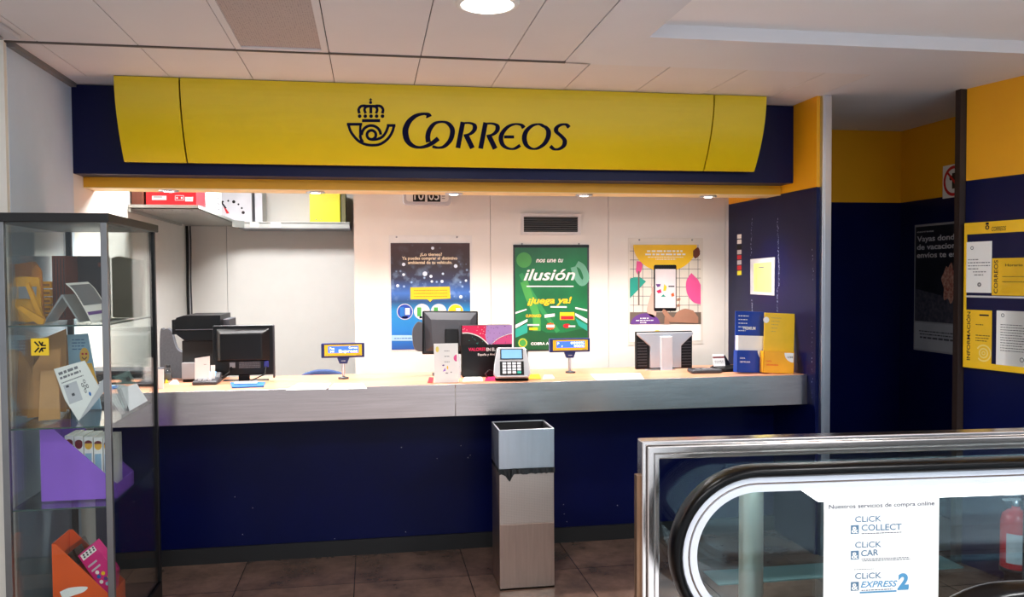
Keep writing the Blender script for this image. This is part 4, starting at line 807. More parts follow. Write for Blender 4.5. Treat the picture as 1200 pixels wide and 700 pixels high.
# ================================================================ BIN
bx0, bx1, by0, by1, bz = .632, .915, 4.155, 4.41, .822
t = thing('waste_bin', 'tall square stainless steel waste bin standing before the counter', 'bin', ((bx0+bx1)/2, (by0+by1)/2, 0))
BST = mat('bin steel', (196, 174, 162), .34, 1., var=.06, scale=10, stretch=(6, 1, .5)); w = .006  # warm tint puts the brown floor's reflection into the steel colour
b = MB()
for z0, z1 in ((0, .338), (.338, .603)):
    for q in ((bx0, bx1, by0, by0+w), (bx0, bx1, by1-w, by1), (bx0, bx0+w, by0+w, by1-w), (bx1-w, bx1, by0+w, by1-w)): b.box(*q, z0, z1-.001, BST)
b.box(bx0, bx1, by0, by1, 0, .01, BST); b.build('body', t, bevel=.001)
m = bpy.data.materials.new('perforated steel'); m.use_nodes = True; nt = m.node_tree; N = nt.nodes; L = nt.links.new
pb = N['Principled BSDF']; pb.inputs['Metallic'].default_value = 1; pb.inputs['Roughness'].default_value = .4; tc = N.new('ShaderNodeTexCoord'); vo = N.new('ShaderNodeTexVoronoi'); vo.inputs['Scale'].default_value = 150; vo.inputs['Randomness'].default_value = 0
rp = N.new('ShaderNodeValToRGB'); rp.color_ramp.elements[0].position = .3; rp.color_ramp.elements[0].color = (*lin((60, 52, 48)), 1); rp.color_ramp.elements[1].position = .42; rp.color_ramp.elements[1].color = (*lin((206, 194, 186)), 1)
L(tc.outputs['Object'], vo.inputs['Vector']); L(vo.outputs['Distance'], rp.inputs['Fac']); L(rp.outputs[0], pb.inputs['Base Color'])
b = MB(); b.box(bx0+.003, bx1-.003, by0-.0015, by0, .34, .598, m); b.build('perforated_panel', t)
b = MB()
for q in ((bx0-.002, bx1+.002, by0-.002, by0+w), (bx0-.002, bx1+.002, by1-w, by1+.002), (bx0-.002, bx0+w, by0+w, by1-w), (bx1-w, bx1+.002, by0+w, by1-w)): b.box(*q, .622, bz, ALU)
b.build('top_collar', t, bevel=.0015)
b = MB()
for q in ((bx0+w, bx1-w, by0+w+.001, by0+w+.004), (bx0+w, bx1-w, by1-w-.004, by1-w-.001), (bx0+w+.001, bx0+w+.004, by0+w, by1-w), (bx1-w-.004, bx1-w-.001, by0+w, by1-w)): b.box(*q, .1, bz-.004, BLACKM)
b.box(bx0+w, bx1-w, by0+w, by1-w, .1, .103, BLACKM); b.build('liner', t)
# bag edge sticking out of the joint
b = MB(); random.seed(2); n = 26; vs = []; fs = []
for i in range(n+1):
    x = bx0-.003+(bx1-bx0+.006)*i/n; a = random.uniform(.0, .007); sag = .035*math.exp(-((x-bx0-.05)/.016)**2); vs += [(x, by0-.006-random.random()*.004, .624-a*.3), (x, by0-.009-random.random()*.003, .6-a-sag)]
for i in range(n): fs.append((2*i, 2*i+2, 2*i+3, 2*i+1))
b.add(vs, fs, mat('bin bag black', (14, 14, 15), .3)); b.box(bx0-.001, bx1+.001, by0+.001, by1-.001, .603, .622, BLACKM); b.build('bag_edge', t)

# ================================================================ RIGHT SIDE: posters and notice board
Xc = 3.69; cmap = lambda u, v, k: (Xc-.004-.0008*k, u, v)
def cp(pts): return [(lambda p: (p.y, p.z))(U(x, y, X=Xc-.004)) for x, y in pts]
t = thing('wall_poster', 'dark holiday poster beginning Vayas donde on the dim corridor wall', 'poster', (Xc, 4.95, 1.08))
yA, zA = cp([(1072, 264)])[0]; zB = cp([(1072, 410)])[0][1]; yR = yA-.66
b = MB(); b.box(Xc-.004, Xc-.0005, yR, yA, zB, zA, GREY); b.build('backing', t)
b = MB(); b.draw(rect(yR+.012, zB+.2, yA-.012, zA-.015), cmap, mat('poster night sky', (30, 32, 40), .4, var=.3, scale=5), 1)
b.draw([[(yA-.012, zB+.2), (yR+.012, zB+.2), (yR+.012, zB+.31), (yR+.2, zB+.35), (yA-.14, zB+.4), (yA-.012, zB+.42)]], cmap, mat('poster sand', (84, 82, 92), .5, rgb2=(40, 42, 54), scale=40), 2)
def ctext(s, ya, yb, z, h, m, k=3, bold=.02): b.draw([[(ya-(a), bb) for a, bb in p] for p in fit(s, 0, ya-yb, z, h, bold)], cmap, m, k)
ctext('correos', yA-.03, yA-.2, zA-.055, .012, LGREY); ctext('Vayas donde vayas', yA-.03, yR+.03, zA-.115, .036, LGREY); ctext('de vacaciones, tus', yA-.03, yR+.03, zA-.17, .036, LGREY); ctext('envíos te esperan', yA-.03, yR+.06, zA-.225, .036, LGREY)
b.draw([[(yA-.36+.07*math.cos(a)*(1+.2*math.sin(5*a)), zB+.46+.12*math.sin(a)*(1+.15*math.cos(7*a))) for a in [2*PI*k/40 for k in range(40)]]], cmap, mat('poster red rust', (140, 52, 40), .5, rgb2=(196, 160, 140), scale=60), 4)
b.draw(rect(yR+.012, zB+.012, yA-.012, zB+.19), cmap, mat('poster footer grey', (168, 170, 176), .5), 2)
for z, h in ((.13, .008), (.11, .008), (.085, .012)): b.draw([[(a, c) for a, c in p] for p in wavy(yR+.06, yA-.06, zB+z, h)], cmap, DGREY, 3)
b.build('print', t)
t = thing('prohibition_sign', 'square sign with a red prohibition circle on the corridor wall', 'sign', (Xc, 4.87, 2.1))
y1, z1 = cp([(1105, 195)])[0]; z0 = cp([(1105, 233)])[0][1]; s_ = z1-z0; y0 = y1-s_
b = MB(); b.box(Xc-.004, Xc-.0005, y0, y1, z0, z1, PAPER); b.build('plate', t); cy_, cz_ = (y0+y1)/2, (z0+z1)/2; r_ = s_*.46
b = MB(); b.draw(ring(cy_, cz_, r_*.8, r_), cmap, RED, 2); b.draw(stroke([(cy_+r_*.62, cz_+r_*.62), (cy_-r_*.62, cz_-r_*.62)], r_*.16, sm=False), cmap, RED, 3)
b.draw(rect(cy_-.02, cz_-.05, cy_+.015, cz_+.05)+disc(cy_+.025, cz_+.02, .016, 14)+rect(cy_-.045, cz_-.03, cy_-.02, cz_+.01), cmap, BLACK, 2); b.build('print', t)

# notice board on near right wall: local u along wall from the far end, v = height
Wi = Mw.inverted()
def wp(x, y, off=0):
    P0 = W0+Wn*off; p = hit(x, y, P0, Wn); q = Wi @ p; return (q.x, q.z)
wmap = lambda off: (lambda u, v, k: (u, -off-.0007*k, v))
OB = .018
uA, vT = wp(1129.5, 262, OB); vT2 = wp(1200, 257, OB)[1]; vB = wp(1127.5, 430, OB)[1]; vT = (vT+vT2)/2; uB = uA+.74
uA = max(uA, .012)
t = thing('notice_board', 'navy notice board with a yellow frame and CORREOS header on the right wall', 'notice board', Mw @ Vector((.3, 0, vB)))
b = MB(Mw); b.box(uA, uB, -OB, -.0005, vB, vT, NAVYB); b.build('back_panel', t)
hd = abs(vT-wp(1135, 275, OB)[1]); ft = abs(wp(1135, 424, OB)[1]-wp(1135, 431, OB)[1])
b = MB(Mw); fr = .014
for q in ((uA, uB, vT-hd, vT), (uA, uB, vB, vB+ft), (uA, uA+fr, vB+ft, vT-hd), (uB-fr, uB, vB+ft, vT-hd)): b.box(q[0], q[1], -OB-.006, -OB, q[2], q[3], GOLD)
b.build('frame', t, bevel=.001)
f = wmap(OB+.006); b = MB(Mw); hx = wp(1163, 270, OB)[0]; hx2 = wp(1180, 270, OB)[0]; cz = vT-hd*.62
b.draw(fit('CORREOS', hx, hx2+.0, cz-.012, .022, .01, .2), f, INK, 1); b.draw(ring(hx-.025, cz+.008, .006, .012, 16)+rect(hx-.034, cz+.022, hx-.016, cz+.034), f, INK, 1); b.build('header_lettering', t)
b = MB(Mw); zz = wp(1150, 348, OB)[1]; b.box(uA+fr, uB-fr, -OB-.004, -OB, zz-.004, zz+.006, LGREY); b.build('divider_rail', t)
def wsheet(name, label, px, m, layer=.004, u1=None):
    a = wp(px[0], px[1], OB); c = wp(px[2], px[3], OB); x0, x1 = a[0], (u1 if u1 else c[0]); z0, z1 = c[1], a[1]
    t = thing(name, label, 'notice', Mw @ Vector(((x0+x1)/2, -OB, z0)), 'notices on the board'); b = MB(Mw); b.box(x0, x1, -OB-layer, -OB-layer+.003, z0, z1, m); b.build('sheet', t)
    return t, x0, x1, z0, z1, wmap(OB+layer)
t, x0, x1, z0, z1, f = wsheet('notice_sheet', 'white printed notice at the upper left of the notice board', (1132.5, 284, 1162, 343.5), PAPER)
W, Hh = x1-x0, z1-z0; b = MB(Mw); b.draw([q for k, (a, c) in enumerate(((.1, .5), (.1, .95), (.1, .95), (.1, .5), (.3, .8), (.35, .7))) for q in wavy(x0+W*a, x0+W*c, z0+Hh*(.64-k*.06), .005)], f, GREYT, 1); b.draw(ring(x0+W*.25, z0+Hh*.88, .006, .01, 12)+ring(x0+W*.55, z0+Hh*.16, .004, .012, 12), f, GREYT, 1); b.build('print', t)
t, x0, x1, z0, z1, f = wsheet('notice_sheet', 'yellow opening hours notice at the upper right of the notice board', (1163.5, 303, 1200, 347), GOLD, .005, None)
x1 = x0+.3; b = MB(Mw); b.box(x0+.05, x1, -OB-.005, -OB-.002, z0, z1, GOLD); W, Hh = x1-x0, z1-z0
b.draw([[(x0+.034-q_, z0+.01+p_) for p_, q_ in P] for P in fit('CORREOS', 0, Hh*.9, 0, .022, .01)], f, INK, 1)
b.draw(fit('Horario', x0+.075, x0+.17, z0+Hh*.78, .013, .01), f, INK, 1); b.draw(wavy(x0+.06, x0+.2, z0+Hh*.5, .003)+wavy(x0+.06, x0+.22, z0+Hh*.36, .003)+wavy(x0+.18, x0+.28, z0+Hh*.12, .006), f, INK, 1); b.build('print', t)
t, x0, x1, z0, z1, f = wsheet('notice_sheet', 'tall yellow notice reading INFORMACIÓN at the lower left of the board', (1131.5, 363, 1162, 427.5), GOLD)
W, Hh = x1-x0, z1-z0; b = MB(Mw); b.draw([[(x0+.034-q_, z0+.012+p_) for p_, q_ in P] for P in fit('INFORMACIÓN', 0, Hh*.92, 0, .02, .01)], f, INK, 1)
b.draw([q for k, (a, c) in enumerate(((.42, .72), (.42, .95), (.42, .9), (.42, .85))) for q in wavy(x0+W*a, x0+W*c, z0+Hh*(.72-(k > 0)*.15-k*.05), .004)], f, INK, 1); b.draw(rect(x0+W*.55, z1-.03, x0+W*.9, z1-.022), f, INK, 1)
b.draw(ring(x0+W*.72, z0+Hh*.2, .02, .028, 20)+ring(x0+W*.72, z0+Hh*.2, .006, .012, 16)+ring(x0+W*.72, z0+Hh*.2, .038, .046, 20, -2.4, 2.6), f, mat('pale yellow ink', (255, 226, 130), .5), 1); b.build('print', t)
t, x0, x1, z0, z1, f = wsheet('notice_sheet', 'white letter sheet at the lower right of the notice board', (1168.5, 364, 1200, 434), PAPER, .004)
b = MB(Mw); b.box(x0+.05, x0+.24, -OB-.004, -OB-.001, z0, z1, PAPER); W, Hh = .24, z1-z0
b.draw([q for k in range(11) for q in wavy(x0+W*.1, x0+W*(.9 if k % 4 else .6), z0+Hh*(.75-k*.045), .0035)], f, DGREY, 1); b.draw(ring(x0+W*.15, z0+Hh*.92, .006, .01, 12)+ring(x0+W*.6, z0+Hh*.17, .008, .012, 12), f, GREYT, 1); b.build('print', t)

# fire extinguisher at the foot of the right wall
P = Mw @ Vector((.52, -.1, 0)); 
pe = U(1190, 640, Y=3.72); ex = (pe.x+.0, 3.72, 0.09)
t = thing('fire_extinguisher', 'red fire extinguisher standing low by the right wall behind the glass', 'fire extinguisher', (ex[0], ex[1], 0))
b = MB(); b.lathe([(.001, 0), (.066, 0), (.07, .01), (.07, .25), (.06, .29), (.035, .31), (.02, .315), (.02, .33)], mat('extinguisher red', (214, 18, 34), .25), ex, 28); cyl = b.build('cylinder', t)
b = MB(); b.lathe([(.016, .33), (.018, .36), (.001, .365)], ALU, ex, 16); b.box(ex[0]-.07, ex[0]+.02, ex[1]-.012, ex[1]+.012, ex[2]+.36, ex[2]+.368, LGREY); b.box(ex[0]-.07, ex[0]+.02, ex[1]-.012, ex[1]+.012, ex[2]+.385, ex[2]+.393, LGREY); b.build('valve', t)
b = MB(); b.tube([(ex[0]+.02, ex[1], ex[2]+.35), (ex[0]+.07, ex[1], ex[2]+.34), (ex[0]+.085, ex[1], ex[2]+.2), (ex[0]+.08, ex[1], ex[2]+.06)], .01, BLACK, 8); b.build('hose', t)
b = MB(); vs = []; fs = []
for i in range(9):
    a = math.radians(195+i*12); vs += [(ex[0]+.0712*math.cos(a), ex[1]+.0712*math.sin(a), ex[2]+.05), (ex[0]+.0712*math.cos(a), ex[1]+.0712*math.sin(a), ex[2]+.2)]
for i in range(8): fs.append((2*i, 2*i+2, 2*i+3, 2*i+1))
b.add(vs, fs, LGREY); b.build('label_sticker', cyl)
b = MB(); b.lathe([(.001, -.09), (.08, -.09), (.08, -.075), (.05, -.06), (.05, -.005), (.072, -.002), (.072, .02), (.0705, .02), (.0705, .0), (.001, 0)], BLACK, ex, 24); b.build('floor_stand', t)
# steel bollard
pc = U(880, 650, Y=3.25); t = thing('steel_bollard', 'short round stainless steel post behind the balustrade glass', 'post', (pc.x, 3.25, 0))
b = MB(); b.lathe([(.05, .012), (.05, .73), (.045, .742), (.001, .745)], mat('bollard steel', (244, 226, 204), .4, .7, var=.05, scale=4), (pc.x, 3.25, 0), 36); b.build('post', t)
b = MB(); b.lathe([(.09, 0), (.09, .008), (.05, .013)], ALU, (pc.x, 3.25, 0), 36); b.build('base_flange', t)

# ================================================================ GUARD RAIL AND ESCALATOR
ra = math.radians(-3.6)
g0 = U(758, 521, Z=1.05)
Mg = Matrix.Translation((g0.x, g0.y+.05, 0)) @ Matrix.Rotation(ra, 4, 'Z')     # local x along rail from post, y away from camera
t = thing('guard_rail', 'chrome framed glass guard rail with a ribbed top rail beside the escalator', 'guard rail', (g0.x, g0.y+.05, 0))
GL = 2.2; zt = 1.05
for k, (o0, o1, d0, d1) in enumerate(((0, .016, 0, .06), (.017, .042, -.008, .052), (.043, .062, .004, .048))):
    b = MB(Mg); b.prism([(o0, .0), (o0, zt-o0), (GL, zt-o0), (GL, zt-o1), (o1, zt-o1), (o1, 0)], d0, d1, CHROME); b.build('frame_profile', t, bevel=.004)
b = MB(Mg); b.box(.062, GL, .02, .03, .08, zt-.062, ESCG); b.build('glass_panel', t)
b = MB(Mg); b.box(.062, GL, .01, .04, .0, .08, CHROME); b.build('bottom_rail', t, bevel=.003)
b = MB(Mg); b.box(-.012, 0, .02, .055, .0, .93, mat('bronze strip', (150, 116, 90), .3, .8)); b.lathe([(.004, 0), (.004, .004)], GOLD, (0, 0, 0), 8); b.build('side_strip', t)

h0 = U(785, 645, Y=2.47); hx = h0.x; R = .275
def balustrade(name, label, org, zt, with_light):
    Me = Matrix.Translation(org) @ Matrix.Rotation(ra, 4, 'Z')
    t = thing(name, label, 'escalator balustrade', org); Lg = 2.4
    def path(off, n=28):   # outer line moved inward by off
        r = R-off; P = [(Lg, zt-off), (R+.5, zt-off)]
        P += [(R-r*math.sin(PI*i/n), zt-R+r*math.cos(PI*i/n)) for i in range(n+1)]
        P += [(R+.5, zt-2*R+off), (Lg, zt-2*R+off)]; return P
    def band(o0, o1, d0, d1, m, nm, seg=28, bev=0, smooth_=True):
        A_, B_ = path(o0), path(o1); b = MB(Me); n = len(A_); vs = []
        for p, q in zip(A_, B_): vs += [(p[0], d0, p[1]), (q[0], d0, q[1]), (q[0], d1, q[1]), (p[0], d1, p[1])]
        fs = []
        for i in range(n-1): fs += [(4*i+k, 4*i+4+k, 4*i+4+(k+1) % 4, 4*i+(k+1) % 4) for k in range(4)]
        fs += [(0, 1, 2, 3), (4*n-1, 4*n-2, 4*n-3, 4*n-4)]
        b.add(vs, fs, m); return b
    # handrail: rounded section swept along the path
    b = MB(Me); P = path(.017); n = len(P); sec = []
    for k in range(20):
        a = 2*PI*k/20; ca, sa = math.cos(a), math.sin(a); sec.append((abs(ca)**.6*math.copysign(1, ca)*.042, abs(sa)**.7*math.copysign(1, sa)*.017))
    vs = []
    for i, p in enumerate(P):
        a = P[max(i-1, 0)]; c = P[min(i+1, n-1)]; tx, tz = c[0]-a[0], c[1]-a[1]; l = math.hypot(tx, tz); tx /= l; tz /= l
        nx, nz = tz, -tx   # outward
        for d, o in sec: vs.append((p[0]+nx*o, d, p[1]+nz*o))
    fs = [(i*20+k, i*20+(k+1) % 20, (i+1)*20+(k+1) % 20, (i+1)*20+k) for i in range(n-1) for k in range(20)]
    b.add(vs, fs, RUBBER, True); b.build('handrail', t)
    WS = mat('balustrade profile', (226, 228, 236), .35, .35, var=.02)
    band(.034, .05, -.026, .026, WS, 'p').build('handrail_guide', t)
    band(.05, .056, -.018, .018, mat('groove bronze', (130, 112, 100), .4, .6), 'g').build('groove', t)
    band(.056, .078, -.028, .028, WS, 'p').build('inner_profile', t)
    r = R-.078; o = [(R-r*math.sin(PI*i/24), zt-R+r*math.cos(PI*i/24)) for i in range(25)]
    jx = 1.19 if with_light else .9
    b = MB(Me); b.prism([(jx, zt-.078)]+o+[(jx, zt-2*R+.078)], -.005, .005, ESCG); b.build('glass_panel', t)
    b = MB(Me); b.box(jx+.006, Lg, -.005, .005, zt-2*R+.078, zt-.078, ESCG); b.build('glass_panel', t)
    b = MB(Me); b.box(jx, jx+.006, -.006, .006, zt-2*R+.078, zt-.078, mat('joint seal', (60, 66, 70), .4)); b.build('joint_seal', t)
    if with_light:
        b = MB(Me); x0 = .42; b.prism([(x0, zt-.08), (x0+.05, zt-.115), (Lg, zt-.115), (Lg, zt-.08)], -.03, -.006, TUBE); b.build('light_diffuser', t)
    b = MB(Me); b.box(R+.1, Lg, -.04, .04, 0, zt-2*R+.02, STEEL); b.build('skirt', t, bevel=.004)
    return t, Me
t, Me = balustrade('escalator_balustrade', 'far escalator balustrade with black handrail, curved silver newel and lit underside', (hx, 2.47, 0), 1.0, True)
balustrade('escalator_balustrade', 'near escalator balustrade, only the black handrail top shows at the bottom right corner', (hx+.20, 1.63, 0), .913, False)
# paper sign on the glass
Mi = Me.inverted(); P0 = Vector((hx, 2.47, 0))+Matrix.Rotation(ra, 3, 'Z') @ Vector((0, -.032, 0)); nn = Matrix.Rotation(ra, 3, 'Z') @ Vector((0, -1, 0))
def ep(x, y): q = Mi @ hit(x, y, P0, nn); return (q.x, q.z)
a = ep(965.5, 590); c = ep(1099, 700); top = ep(1030, 577)[1]
t = thing('service_notice', 'white paper sign listing online shopping services on the escalator glass', 'sign', Me @ Vector(((a[0]+c[0])/2, -.033, c[1]-.04)))
b = MB(Me); b.box(a[0], c[0], -.034, -.031, c[1]-.05, 1.0-.079-.001 if False else top, PAPER); b.build('sheet', t)
f = lambda u, v, k: (u, -.034-.0006*k, v)
b = MB(Me)
def et(s, xa, xb, ya, yb, h, m, bold=.01, shear=0, k=1):
    p = ep(xa, ya); q = ep(xb, yb); hh = (ep(xa, ya-h)[1]-p[1]); sl_ = (q[1]-p[1])/(q[0]-p[0])
    b.draw([[(u, v+(u-p[0])*sl_) for u, v in P] for P in fit(s, p[0], q[0], p[1], hh, bold, shear)], f, m, k)
INKN = mat('notice text navy', (34, 40, 70), .5)
et('Nuestros servicios de compra online', 971, 1094.5, 596.5, 592, 5, INKN, .01)
for (ty, l1, l2, xa, xb) in ((612, 'CLiCK', 'COLLECT', 1009, 1056), (642, 'CLiCK', 'CAR', 1008.5, 1029), (678.5, 'CLiCK', 'EXPRESS', 1008, 1051)):
    et(l1, 1001.5, 1032.5, ty, ty-1, 6.8, SKYG, .012); et(l2, xa, xb, ty+10, ty+8.6, 7, SKYG if l2 != 'EXPRESS' else SKYB, .018, .3 if l2 == 'EXPRESS' else 0)
    p = ep(996.5, ty+14); q = ep(1006, ty+3.2); b.draw(rect(p[0], p[1], q[0], q[1]), f, SKYG, 1)
    et('&', 997.5, 1005, ty+12.6, ty+12.6, 7.5, PAPER, .02, 0, 2)
    p = ep(1009, ty+14); q = ep(xb+(0 if l2 == 'COLLECT' else 36 if l2 == 'CAR' else -6), ty+12.8); b.draw(wavy(p[0], q[0], p[1], .0025), f, INKN, 1)
p = ep(1010, 658); q = ep(1066, 657); b.draw(wavy(p[0], q[0], p[1], .0025), f, INKN, 1)
et('2', 1052, 1064.5, 689, 688, 16, SKYB, .05); p = ep(1007, 695.5); q = ep(1050, 691.5); b.draw(rect(p[0], p[1], q[0], q[1]), f, SKYB, 1); p = ep(1051, 691.5); q = ep(1064, 688.5); b.draw(rect(p[0], p[1], q[0], q[1]), f, SKYB, 2)
p = ep(1000, 668); q = ep(1025, 667.5); b.draw(wavy(p[0], q[0], p[1], .0018), f, GREYT, 1)
b.build('print', t)

# ================================================================ DISPLAY CABINET
cx0, cx1, cy0, cy1, czt = -1.42, -1.022, 3.52, 4.28, 1.857
t = thing('display_cabinet', 'glass display cabinet with a black top frame and silver corner posts at far left', 'display cabinet', ((cx0+cx1)/2, 3.9, 0))
TOPB = mat('cabinet top black', (24, 23, 23), .5)
POST = mat('cabinet post silver', (146, 146, 146), .35, .9)
b = MB(); b.box(cx0-.03, cx1+.012, cy0-.012, cy1+.012, czt-.035, czt, TOPB); b.build('top_frame', t, bevel=.003)
b = MB(); b.box(cx0-.0, cx1, cy0, cy1, 0, .12, BLACK); b.build('plinth', t, bevel=.003)
pw = .024
for (x, y, m_) in ((cx0, cy0, POST), (cx1-pw, cy0, POST), (cx0, cy1-pw, BLACK), (cx1-pw, cy1-pw, BLACK)):
    b = MB(); b.box(x, x+pw, y, y+pw, .12, czt-.035, m_); 
    if m_ is POST: b.box(x+(pw if x > -1.2 and False else pw*.0), x+.002, y, y+pw, .12, czt-.035, BLACK)
    b.build('post', t, bevel=.002)
for q in ((cx0+pw, cx1-pw, cy0+.008, cy0+.013), (cx0+pw, cx1-pw, cy1-.013, cy1-.008)): b = MB(); b.box(*q, .12, czt-.035, GLS); b.build('glass_pane', t)
for q in ((cx0+.008, cx0+.013, cy0+pw, cy1-pw), (cx1-.013, cx1-.008, cy0+pw, cy1-pw)): b = MB(); b.box(*q, .12, czt-.035, GLS); b.build('glass_pane', t)
SH = [1.418, 1.012, .69]
EDG = mat('shelf glass edge', (60, 84, 80), .2)
for z in SH:
    b = MB(); b.box(cx0+.014, cx1-.014, cy0+.026, cy1-.026, z-.005, z, GLS)
    b.box(cx0+.014, cx1-.014, cy0+.0245, cy0+.026, z-.006, z, EDG); b.box(cx1-.0145, cx1-.0135, cy0+.026, cy1-.026, z-.006, z, EDG); b.build('glass_shelf', t)
def cab(px, y): return U(px[0], px[1], Y=y)
# --- top shelf
zs = SH[0]+.001
def leaf(name, label, cat, pts, Y, m, th=.006, lean=0, zb=None, group=None, bev=.001, base=True):
    """thick sheet whose outline is given in the plane at depth Y"""
    P = [(lambda p: (p.x, p.z))(U(x, y, Y=Y)) for x, y in pts]; mz = min(z for x, z in P)
    if zb is not None: P = [(x, z-mz+zb) for x, z in P]
    b = MB(); b.prism(P, Y, Y+th, m)
    if lean:
        piv = Vector((0, Y, zb if zb is not None else mz)); R_m = Matrix.Translation(piv) @ Matrix.Rotation(-lean, 4, 'X') @ Matrix.Translation(-piv); b.v = [R_m @ p for p in b.v]
    return tag(b.build(name, bevel=bev), label, cat, group)
leaf('padded_envelope', 'large orange brown padded envelope at the back of the top cabinet shelf', 'envelope', [(22, 378), (14, 311), (38, 307), (46, 318), (52, 378)], 3.86, mat('envelope orange brown', (200, 122, 30), .5, var=.1, scale=30), .012, .1, zs)
leaf('padded_envelope', 'yellow padded envelope with a grey label leaning at the left of the top shelf', 'envelope', [(30, 379), (17, 360), (20, 324), (44, 326), (50, 376)], 3.76, ENVY, .014, .06, zs)
leaf('address_label', 'grey printed label on the yellow padded envelope', 'label', [(22, 350), (21.5, 336), (43, 336), (42, 351)], 3.745, GREY, .002, 0)
leaf('padded_envelope', 'narrow yellow envelope leaning diagonally in front on the top shelf', 'envelope', [(47, 381), (29, 335), (33, 333), (52, 378)], 3.68, ENVY, .02, 0, zs)
leaf('padded_envelope', 'open yellow envelope lying low at the left front of the top shelf', 'envelope', [(20, 362), (24, 359), (52, 375), (50, 381), (44, 381)], 3.60, ENVY, .02, 0, zs)
for k in range(5):
    b = MB(); zz = zs+.0+.034*k+(.001*k); xa, xb = U(44, 340, Y=3.95).x, U(61, 340, Y=3.95).x
    b.box(xa-.01*(k % 2), xb, 3.93, 4.12, zz, zz+.03, ENVY); b.box(xa-.01*(k % 2)+.002, xb-.002, 3.928, 3.93, zz+.01, zz+.02, KRAFTD)
    tag(b.build('padded_envelope', bevel=.008), ['bottom', 'second lowest', 'middle', 'second highest', 'topmost'][k]+' of the stacked yellow mailers beside the brown box, top shelf', 'envelope', 'stacked mailers')
x0, x1 = U(61.5, 340, Y=3.95).x, U(77, 340, Y=3.95).x; z1 = U(70, 300, Y=3.95).z
b = MB(); b.box(x0, x1, 3.95, 4.11, zs, z1, BROWN); 
for k in range(4): b.box(x0+.008+k*.013, x0+.011+k*.013, 3.948, 3.95, zs+.01, z1-.01, DBROWN)
tag(b.build('carton', bevel=.002), 'upright brown carton with vertical ribs on the top cabinet shelf', 'box')
x0, x1 = U(81, 340, Y=4.1).x, U(122, 340, Y=4.1).x; z1 = U(100, 300, Y=4.1).z
b = MB(); b.box(x0, x1, 4.12, 4.2, zs, z1, DBROWN); b.draw(rect(x0+.005, z1-.06, x0+.02, z1-.02)+rect(x1-.03, z1-.05, x1-.005, z1-.03), front(4.12), BROWN); tag(b.build('album_case', bevel=.002), 'very dark brown case at the back of the top cabinet shelf', 'case')
x0, x1 = U(128, 340, Y=4.1).x, cx1-.03; b = MB(); n = 14; vs = []; fs = []
BAG = mat('translucent bag beige', (186, 176, 158), .35, var=.1, scale=18, stretch=(6, 1, 1))
b.prism([(x0, zs), (x1, zs), (x1, z1-.02), (x0+.03, z1-.0), (x0, z1-.01)], 4.14, 4.2, BAG); tag(b.build('plastic_bag', bevel=.006), 'upright beige plastic bag of papers at the back right of the top shelf', 'bag')
# curved leaflet on an acrylic stand
b = MB(); xa = U(82, 330, Y=3.8); pth = smooth([(82, 332), (92, 342), (104, 362), (113, 378), (124, 381), (138, 380)], 5); P = [U(x, y, Y=3.75) for x, y in pth]; vs = []
for p in P: z = max(p.z, zs+.003); vs += [(p.x, 3.7, z), (p.x+.03, 3.88, z+.005), (p.x+.03, 3.88, z+.002), (p.x, 3.7, z-.003)]
fs = []
for i in range(len(P)-1): fs += [(4*i+k, 4*i+4+k, 4*i+4+(k+1) % 4, 4*i+(k+1) % 4) for k in range(4)]
fs += [(0, 1, 2, 3), (len(vs)-1, len(vs)-2, len(vs)-3, len(vs)-4)]
b.add(vs, fs, PAPER)
tl = thing('magazine', 'white magazine with a grey photo curving down on the top cabinet shelf', 'magazine', (P[0].x, 3.8, zs)); b.build('sheets', tl)
b = MB(); 
for (i0, i1, m_) in ((2, 9, GREYT), (11, 12, PLUM), (18, 22, BLACK)):
    for i in range(i0, i1): b.add([(vs[4*i][0]+.002, 3.705, vs[4*i][2]+.0012), (vs[4*i+1][0]+.002, 3.86, vs[4*i+1][2]+.0012), (vs[4*i+5][0]+.002, 3.86, vs[4*i+5][2]+.0012), (vs[4*i+4][0]+.002, 3.705, vs[4*i+4][2]+.0012)], [(0, 1, 2, 3)], m_)
b.build('cover_print', tl)
b = MB(); p0 = U(62, 378, Y=3.8).x; p1 = U(80, 345, Y=3.8); b.prism([(p0-.01, zs), (p1.x, p1.z), (p1.x+.006, p1.z), (p1.x+.07, zs), (p1.x+.064, zs), (p1.x+.003, p1.z-.01), (p0-.004, zs)], 3.72, 3.86, mat('acrylic smoked', (150, 150, 150), .1, spec=.8)); tag(b.build('acrylic_stand'), 'smoky acrylic tent stand beneath the white magazine, top shelf', 'stand')
# --- second shelf
zs = SH[1]+.001
leaf('kraft_envelope', 'tall dark kraft envelope leaning at the far left of the second shelf', 'envelope', [(19, 500), (20, 412), (37, 410), (40, 500)], 3.86, KRAFTD, .01, .08, zs)
leaf('kraft_envelope', 'kraft envelope with a torn top behind the others on the second shelf', 'envelope', [(33, 500), (35, 420), (76, 403), (78, 500)], 3.95, KRAFT, .01, .04, zs)
leaf('kraft_envelope', 'leaning kraft envelope with a pointed foot in the middle of the second shelf', 'envelope', [(32, 500), (38, 440), (50, 421), (70, 418), (70, 460), (48, 498)], 3.8, KRAFT, .012, .03, zs)
leaf('kraft_envelope', 'small square kraft envelope in front of the pointed one', 'envelope', [(45, 498), (47, 440), (68, 438), (70, 496)], 3.72, mat('kraft paper light', (206, 156, 100), .7, var=.06, scale=20), .01, .03, zs)
leaf('kraft_envelope', 'upper kraft envelope with a folded corner beside the back post', 'envelope', [(62, 500), (62, 422), (80, 412), (82, 500)], 4.02, KRAFT, .01, .0, zs)
